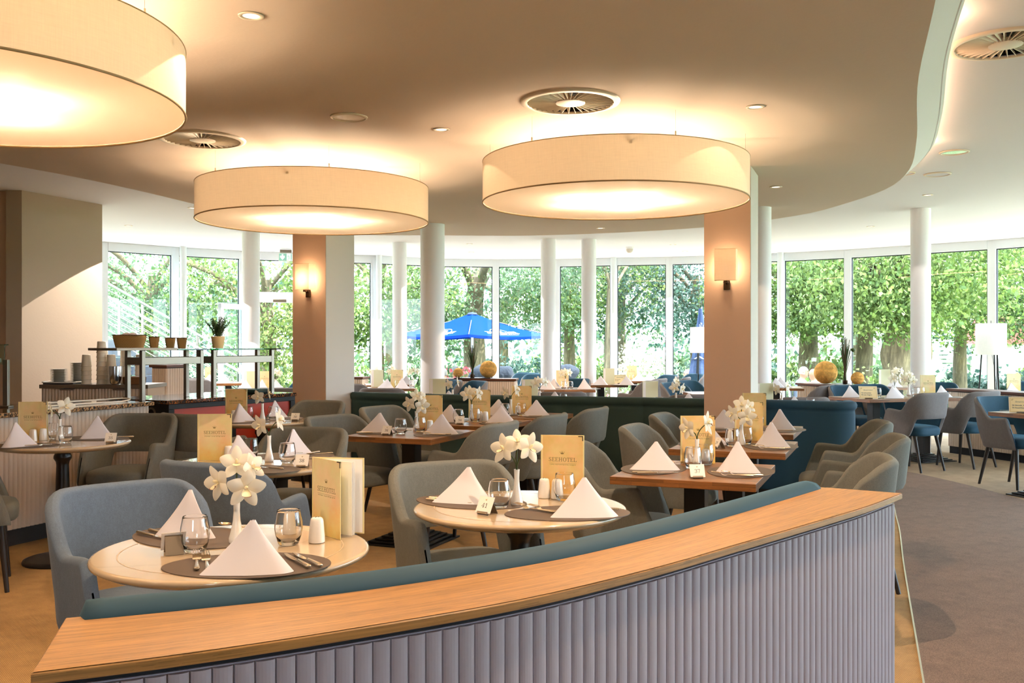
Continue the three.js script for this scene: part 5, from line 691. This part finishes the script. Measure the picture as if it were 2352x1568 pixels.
// [label, X, d, trunk height, radius, lean, pale bark, crown width, how low it hangs, leaves, colours]
[['leafy tree outside the far bay beside the stair railing', -9.5, 25, 3.6, .22, .2, 0, 3.2, 1.6, 8500, MAPLE], ['leafy tree behind the exit door with hanging bright leaves', -5.9, 23.5, 3.4, .2, -.1, 1, 2.8, 1.9, 8500, LIME], ['leafy tree between the left pillar and the thick column', -3.6, 25.5, 3.6, .18, .1, 0, 2.6, 1.8, 7500, LIME], ['thick pale-barked tree right behind the blue parasol', -1.1, 27, 3.7, .36, .1, 1, 3.2, 1.9, 9500, MAPLE], ['leafy tree between the twin white columns', 1.7, 29, 3.8, .2, .1, 0, 2.8, 1.4, 7500, LIME],
  ['blue-green tree above the white flowering bush', 3.5, 31, 4.4, .16, .1, 0, 2.8, 1.8, 8000, BLUEGREEN], ['tall pale sunlit trunk tree between the twin columns', 2.45, 25, 4.6, .13, .25, 1, 1.4, .6, 2200, MAPLE], ['blue-green tree beside the sconce pillar', 5.6, 29, 3.9, .2, -.1, 0, 2.8, 1.6, 8000, BLUEGREEN], ['lime tree with low hanging leaves behind the largest fibre ball', 8.0, 26, 3.7, .3, .15, 1, 2.9, 1.2, 9500, LIME], ['lime tree beside the reeds with a leaning trunk', 8.9, 24.5, 3.6, .24, .35, 1, 2.6, 1.1, 8500, LIME], ['big dark gnarled tree left of the free column', 8.75, 21.8, 3.7, .36, .1, 0, 2.5, 1.2, 8500, LIME, 1], ['second gnarled trunk half hidden by the free column', 9.75, 23.2, 3.8, .26, .45, 0, 2.6, 1.0, 7500, LIME, 1], ['leafy tree between the free column and the floor lamp', 12.6, 27, 4.0, .2, .1, 0, 3.2, 1.7, 9500, LIME], ['leafy tree at the picture edge beyond the floor lamp', 15.6, 27, 4.0, .22, .1, 0, 3.2, 1.8, 8500, MAPLE]]
  .forEach(([l, X, d, h, r, lean, pale, w, low, n, cols, kn]) => tree(l, X, d, h, r, lean, pale ? M.barkPale : M.bark, crownOf(h, w, low), n * 1.6 | 0, .11, cols, { knots: kn }));
// trees farther away and the undergrowth that closes the view
[['dark green tree far behind the railing bay', -17, 40], ['dark green tree far behind the exit door', -11, 42], ['dark green tree far behind the left pillar', -5.5, 43], ['dark green tree far behind the parasol', -.5, 44], ['dark green tree far behind the twin columns', 4.5, 45], ['dark green tree far behind the sconce pillar', 9.5, 44], ['dark green tree far behind the largest fibre ball', 15, 42], ['dark green tree far behind the free column', 20.5, 41], ['dark green tree far beyond the floor lamp', 26, 40]].forEach(([l, X, d], i) => tree(l, X, d, 4, .3, .2, M.bark, [[0, 4.6, 0, 3.4, 3], [-2, 2.6, 1, 2.2, 2], [2, 2.8, 1, 2.2, 2]], 1300, .36, i % 2 ? BLUEGREEN : MAPLE, { twigs: 260, spread: .9 }));
const bush = (label, X, d, w, h, n, size, cols, dp = .8) => { const t = thing('garden_bush', label, 'bush', at(X, d, GY)); foliage(t, 'foliage', n, blobSpots([[0, h * .45, 0, w, h * .5, dp], [-w * .4, h * .3, .2, w * .6, h * .35, dp], [w * .4, h * .35, .2, w * .6, h * .4, dp]], Math.round(n / 14), .28), size, cols); return t; };
[['dense green bush below the stair railing', -9.5, 29, 3, 2.6], ['dense bush beside the exit door', -6.2, 30, 2.6, 2.2], ['green bush left of the parasol pole', -3.2, 31, 2.4, 2.3], ['green bush right of the parasol pole', -.4, 32, 2.4, 2.4], ['dark bush between the twin white columns', 2.1, 33, 2.2, 2.3], ['dark bush behind the white flowering bush', 4.6, 34, 2.6, 2.6], ['dark bush beside the sconce pillar', 7.4, 33, 2.4, 2.4], ['tall leafy bush left of the largest fibre ball', 8.6, 28, 1.9, 2.5], ['dark green bush between the tree trunks', 10.6, 29, 1.9, 2.2], ['light green bush right of the free column', 13.8, 28, 1.6, 1.6], ['green bush right of the floor lamp', 17.5, 30, 2, 2]].forEach(([l, X, d, w, h], i) => bush(l, X, d, w, h * .72, 2400, .17, i % 3 === 1 ? LIME : i % 3 ? MAPLE : BLUEGREEN));
bush('big white flowering bush outside, right of the twin columns', 3.3, 24.5, .62, 2.35, 4200, .09, PALE, .6);
bush('low bluish hedge outside, left half below the floor lamp', 7.3, 17.8, .9, .95, 2600, .1, BLUEGREEN, .5); bush('low bluish hedge outside, right half below the floor lamp', 9.0, 16.6, 1.0, .8, 2600, .1, BLUEGREEN, .5); bush('loose light shrub beside the free column', 7.0, 19, .55, 1.5, 1500, .1, LIME, .5); bush('leafy shrub with white blossoms behind the seated men', 6.7, 22, .9, 1.5, 2200, .12, [...LIME, ...PALE], .5);
const flowers = (label, X, d, w, h, cols) => { const t = thing('flower_bed', label, 'flowers', at(X, d, GY)); foliage(t, 'leaves', 900, () => V(rr(-w, w), rr(0, h), rr(-.3, .3)), .11, LIME, bladeG, true); foliage(t, 'blooms', 140, () => V(rr(-w, w), h * rr(.7, 1.1), rr(-.3, .3)), .1, cols); };
flowers('red blooming flowers left of the reed plant, outside', -1.35, 21, .5, 1.2, [[.75, .07, .1], [.8, .2, .2]]); flowers('tall pale grasses with a few blooms between the columns', .7, 25, 1.2, .9, PALE); flowers('light flower bed outside below the white bush', 2.6, 21.5, 1.4, .8, [...PALE, [.8, .3, .3]]); flowers('white flower bed outside the exit door', -5.2, 22, 1.3, 1.1, PALE); flowers('pale flower bed between the left pillar and the thick column', -2.9, 21.5, 1.0, 1.1, PALE);
// boulders
const rockG = (s) => { const g = new THREE.IcosahedronGeometry(.2, 6), p = g.attributes.position, v = V(0, 0, 0); for (let i = 0; i < p.count; i++) { v.fromBufferAttribute(p, i); const n = v.clone().normalize(), k = .8 + .5 * fbm((n.x + 1) / 2, (n.y + n.z * .7 + 2) / 4, 5, 5, s, 3); p.setXYZ(i, v.x * k * 1.3, v.y * k * .9, v.z * k); } g.computeVertexNormals(); return mergeVertices(g); };
[[-.6, 19.6, 'dark boulder on the lawn left of the twin columns'], [-.2, 20.2, 'rounded dark boulder beside another, left of the twin columns'], [1.2, 21, 'bluish boulder seen between the twin columns']].forEach(([X, d, l], i) => { const o = mk('garden_boulder', rockG(301 + i), M.rock); o.position.copy(at(X, d, .72)); o.position.y = .72; tag(o, l, 'rock'); const b = mk('rock_base', T(rockG(321 + i).scale(1.5, 1.8, 1.3), 0, -.72, 0), M.rock, o); });
// blue parasol, one corner towards the room
{
  const t = thing('parasol', 'large square blue parasol with white lettering open on the terrace', 'parasol', at(-.93, 22.4, 0)), y0 = 1.56, y1 = 2.06, r = 1.82, C = [[0, r], [r, 0], [0, -r], [-r, 0]];   // corners in x, z
  const txt = art(1024, 512, (c, w, h) => { c.fillStyle = '#173a92'; c.fillRect(0, 0, w, h); c.fillStyle = c.strokeStyle = '#f2f5ff'; c.textAlign = 'center'; c.font = 'italic bold 74px serif'; c.fillText('GÜSTROWER', 512, 418); c.lineWidth = 7; c.beginPath(); c.ellipse(512, 356, 150, 76, 0, PI * 1.02, PI * 1.98); c.stroke(); c.beginPath(); c.moveTo(250, 360); c.lineTo(362, 360); c.moveTo(662, 360); c.lineTo(774, 360); c.moveTo(330, 446); c.lineTo(700, 446); c.stroke(); for (const [x, y, a, b] of [[455, 318, 18, 34], [490, 306, 14, 46], [520, 312, 26, 40], [560, 322, 14, 30]]) c.fillRect(x, y, a, b); });
  const blue = phys('#ffffff', .95, { transmission: .2, thickness: 0, specularIntensity: 0, map: txt }), plain = M.canvasBlue;
  for (let k = 0; k < 4; k++) { const a = C[k], b = C[(k + 1) % 4]; mk('canopy_panel', surf(16, 12, (u, v) => { const w = 1 - v * .97, x = lerp(a[0], b[0], u) * w, z = lerp(a[1], b[1], u) * w, sag = -.07 * Math.sin(PI * v) * (1 - .5 * Math.abs(u - .5)) - .05 * Math.sin(PI * u) * (1 - v); return [x, lerp(y0, y1, v) + sag, z]; }), k === 0 || k === 3 ? blue : plain, t); mk('valance', surf(16, 1, (u, v) => [lerp(a[0], b[0], u), y0 - .05 * Math.sin(PI * u) - .06 * v, lerp(a[1], b[1], u)]), plain, t); mk('rib', rod(V(0, y1 - .05, 0), V(a[0], y0, a[1]), .012), M.steel, t); }
  mk('pole', T(cyl(.03, .03, y1 - GY, 16), 0, (y1 + GY) / 2, 0), M.whiteWood, t); mk('top_cap', T(lathe([[.12, 0], [.1, .04], [0, .06]], 20), 0, y1 - .02, 0), M.navy, t); mk('base', T(cyl(.35, .38, .1, 32), 0, GY + .05, 0), M.rock, t);
}
{ // folded dark parasol
  const t = thing('folded_parasol', 'closed navy parasol with white lettering beside the sconce pillar', 'parasol', at(3.72, 18.9, GY)), txt = art(512, 512, (c, w, h) => { c.fillStyle = '#34466e'; c.fillRect(0, 0, w, h); c.fillStyle = c.strokeStyle = '#eef2fa'; c.textAlign = 'center'; c.font = 'bold 74px sans-serif'; for (const x of [128, 384]) { c.fillText('SRO', x, 250); crown(c, x, 120, 40, '#eef2fa'); c.lineWidth = 7; c.beginPath(); c.moveTo(x - 80, 168); c.lineTo(x + 80, 168); c.moveTo(x - 80, 290); c.lineTo(x + 80, 290); c.stroke(); } c.fillRect(0, 452, w, 8); });
  mk('folded_canopy', surf(48, 14, (u, v) => { const a = u * 2 * PI, r = lerp(.3, .035, Math.pow(v, .75)) * (1 + .16 * Math.sin(a * 8) * (1 - v)); return [r * Math.cos(a), lerp(.78, 2.5, v) + .05 * Math.sin(a * 4) * (1 - v), r * Math.sin(a)]; }), mat('#ffffff', .85, { map: txt }), t);
  mk('pole', T(cyl(.025, .025, 2.5, 12), 0, 1.25, 0), M.whiteWood, t); mk('strap', T(new THREE.TorusGeometry(.19, .012, 6, 24).rotateX(PI / 2), 0, 1.5, 0), M.navy, t); mk('base', T(cyl(.3, .33, .08, 28), 0, .04, 0), M.rock, t);
}
{ // outdoor stair with steel railing at the far left
  const t = thing('garden_stair', 'outdoor concrete stair with a steel cable railing outside the far-left windows', 'stairs'), S = .567, x0 = -9.6, x1 = -5.3, yAt = (x) => 2.33 - (x + 8.06) * S;
  for (let k = 0; k < 14; k++) { const x = x0 + k * .31; mk('step', T(rbox(.34, .17, 1.2, .006), x, yAt(x) - 1.15, -19.5), M.rock, t); }
  for (const [z, dy] of [[-18.9, 0], [-20.1, .05]]) {
    mk('handrail', rod(V(x0, yAt(x0) + dy, z), V(x1, yAt(x1) + dy, z), .028), M.chrome, t);
    for (let q = 1; q <= 6; q++) mk('cable', rod(V(x0, yAt(x0) + dy - q * .13, z), V(x1, yAt(x1) + dy - q * .13, z), .009), M.steel, t);
    for (const x of [-9.4, -7.75, -6.6, -5.4]) mk('post', T(box(.05, 1.05, .03), x, yAt(x) + dy - .5, z), M.steel, t);
  }
}
{ // white board bench and a red roofed shed far off at the right
  const f = thing('board_fence', 'white slatted board fence beyond the lawn at the picture edge', 'fence', at(13.4, 30, GY)); for (let k = 0; k < 8; k++) mk('slat', T(rbox(1.5, .09, .03, .005), 0, 1.0 + k * .13, 0), M.whiteWood, f); for (const x of [-.6, .6]) mk('post', T(box(.07, 2, .07), x, 1, -.06), M.bark, f);
  const s = thing('garden_shed', 'red roofed white hut far beyond the floor lamp', 'building', at(20.5, 36, GY)); mk('wall', T(box(5, 1.8, 3), 0, .9, 0), M.whiteWood, s); mk('roof', extr([[-2.9, 0], [2.9, 0], [2.2, 1.1], [-2.2, 1.1]], 3.4).translate(0, 1.8, -1.7), mat('#a2524a', .8), s); mk('door', T(box(.8, 1.5, .05), 1, .75, 1.52), M.navy, s); mk('window', T(box(.8, .6, .05), -.9, 1.1, 1.52), M.gasket, s);
}
// garden chairs and the people sitting in them
const gardenChair = family((label) => { const t = thing('garden_chair', label, 'chair'); for (const [x, z] of [[-.24, .22], [.24, .22], [-.24, -.24], [.24, -.24]]) mk('leg', T(box(.035, .42, .035), x, .21, z), M.steelDark, t); mk('seat', boxUV(T(rbox(.54, .05, .52, .015), 0, .43, 0)), M.rattan, t); mk('backrest', boxUV(T(rbox(.54, .48, .04, .015), 0, .68, -.25, 0, -.1)), M.rattan, t); for (const x of [-.27, .27]) mk('armrest', tube([[x, .43, .22], [x, .64, .2], [x, .66, 0], [x, .64, -.24]], .02, 20, 6), M.rattan, t); return t; });
const cap = (p, a, b, r0, r1) => { const ba = b.clone().sub(a), pa = p.clone().sub(a), h = clamp(pa.dot(ba) / ba.dot(ba), 0, 1); return pa.addScaledVector(ba, -h).length() - lerp(r0, r1, h); };
const smin = (list, k) => list.reduce((a, b) => { const h = Math.max(k - Math.abs(a - b), 0) / k; return Math.min(a, b) - h * h * k * .25; });
function sdfMesh(fn, c, half, res) {
  const mc = new MarchingCubes(res, undefined, false, false, 40000), p = V(0, 0, 0); mc.isolation = 0;
  for (let z = 0; z < res; z++) for (let y = 0; y < res; y++) for (let x = 0; x < res; x++) { p.set((x - res / 2) / (res / 2) * half + c[0], (y - res / 2) / (res / 2) * half + c[1], (z - res / 2) / (res / 2) * half + c[2]); mc.field[x + y * res + z * res * res] = -fn(p); }
  mc.update(); const n = mc.count, g = new THREE.BufferGeometry(), P = new Float32Array(n * 3), N = new Float32Array(n * 3);
  for (let i = 0; i < n; i++) for (let k = 0; k < 3; k++) { P[i * 3 + k] = mc.positionArray[i * 3 + k] * half + c[k]; N[i * 3 + k] = mc.normalArray[i * 3 + k]; }
  g.setAttribute('position', new THREE.BufferAttribute(P, 3)); g.setAttribute('normal', new THREE.BufferAttribute(N, 3)); return g;
}
function person(label, X, d, fx, fd, shirt, o = {}) {
  const t = thing('person', label, 'person', at(X, d, GY), yawOf(fx, fd)), hd = V(0, 1.2 + (o.bow ? -.03 : 0), o.bow ? .13 : .03), S = 1;
  const limbs = (p) => [cap(p, V(.2, .98, -.02), V(.25, .74, .08), .05, .042), cap(p, V(.25, .74, .08), V(.14, .68, .34), .04, .03), cap(p, V(-.2, .98, -.02), V(-.25, .74, .08), .05, .042), cap(p, V(-.25, .74, .08), V(-.14, .68, .34), .04, .03)];
  const torso = (p) => [cap(p, V(0, .52, -.05), V(0, .78, -.04), .145, .14), cap(p, V(-.1, .92, -.03), V(.1, .92, -.03), .115, .115), cap(p, V(-.17, .98, -.02), V(.17, .98, -.02), .06, .06)];
  const legs = (p) => [cap(p, V(.1, .5, -.04), V(.13, .5, .4), .09, .062), cap(p, V(.13, .5, .4), V(.14, .1, .42), .06, .042), cap(p, V(-.1, .5, -.04), V(-.13, .5, .4), .09, .062), cap(p, V(-.13, .5, .4), V(-.14, .1, .42), .06, .042), cap(p, V(.14, .05, .42), V(.15, .04, .56), .045, .035), cap(p, V(-.14, .05, .42), V(-.15, .04, .56), .045, .035)];
  const neck = (p) => cap(p, V(0, 1.0, -.03), hd.clone().add(V(0, -.06, -.01)), .056, .05), head = (p) => { const q = p.clone().sub(hd); return smin([Math.hypot(q.x / .88, q.y / 1.12, (q.z + .012) / 1.02) - .093, Math.hypot(q.x / .75, (q.y + .07) / .85, (q.z - .03) / .85) - .062, cap(p, hd.clone().add(V(0, .01, .092)), hd.clone().add(V(0, -.022, .112)), .009, .014)], .03); };
  const ears = (p) => Math.min(...[-1, 1].map((s) => Math.hypot((p.x - hd.x - s * .086) / .4, p.y - hd.y + .005, (p.z - hd.z + .01) / .7) - .032));
  const hands = (p) => [cap(p, V(.14, .68, .34), V(.08, .67, .42), .03, .024), cap(p, V(-.14, .68, .34), V(-.08, .67, .42), .03, .024)];
  mk('body', sdfMesh((p) => Math.min(smin([...torso(p), ...limbs(p), ...legs(p), neck(p), head(p), ...hands(p)], .045), ears(p)), [0, .68, .1], .78, 72), M.skin, t);
  mk('shirt', sdfMesh((p) => Math.max(smin([...torso(p), ...limbs(p).filter((_, i) => o.long || i % 2 === 0)], .05) - .014, p.y - 1.03, .48 - p.y), [0, .78, .06], .5, 56), shirt, t);
  mk('trousers', sdfMesh((p) => Math.max(smin(legs(p).slice(0, 4), .045) - .014, .09 - p.y), [0, .34, .18], .5, 48), M.trousers, t);
  if (!o.bald) mk(o.hat ? 'cap' : 'hair', sdfMesh((p) => { const q = p.clone().sub(hd); return Math.max(head(p) - .011, -(q.y + (q.z > .02 ? -.045 : .05) + q.z * .1)); }, [hd.x, hd.y, hd.z], .16, 36), o.hat ? M.linen : M.hair, t);
  for (const s of [-1, 1]) mk('eye', T(new THREE.SphereGeometry(.009, 8, 6), hd.x + s * .033, hd.y + .012, hd.z + .083), M.gasket, t); mk('mouth', T(rbox(.035, .006, .008, .002), hd.x, hd.y - .055, hd.z + .088), M.throat, t);
  return t;
}
const GC = 'woven garden chairs outside';
for (const [X, d, fx, fd, sh, o, l, cl] of [[-1.42, 19.6, .3, .95, M.shirtNavy, {}, 'grey-haired person in navy seen from behind, seated outside beside the small fibre ball', 'woven garden chair under the grey-haired person'], [-1.24, 21.0, -.4, .9, M.shirtPale, {}, 'second grey-haired person in a pale top, seated outside behind the small fibre ball', 'woven garden chair behind the small fibre ball'], [6.28, 20.7, .8, -.3, M.shirtPale, { hat: 1, long: 1 }, 'person with a white cap and striped pale shirt seated outside by the window', 'woven garden chair under the person with a cap'], [6.05, 19.2, -.3, .9, M.shirtNavy, { bald: 1, long: 1 }, 'bald person in navy seated outside, half hidden by the largest fibre ball', 'woven garden chair behind the largest fibre ball'], [3.75, 20.2, -.5, -.75, M.shirtPale, { bald: 1, bow: 1, long: 1 }, 'bald person in white bending forward outside beside the sconce pillar', 'woven garden chair under the bending person']]) { gardenChair(at(X, d, GY), yawOf(fx, fd), cl, GC); person(l, X, d, fx, fd, sh, o); }
gardenChair(at(3.5, 19.4, GY), 2.8, 'pale woven garden chair outside, left of the closed parasol', GC);

renderer.render(scene, camera);
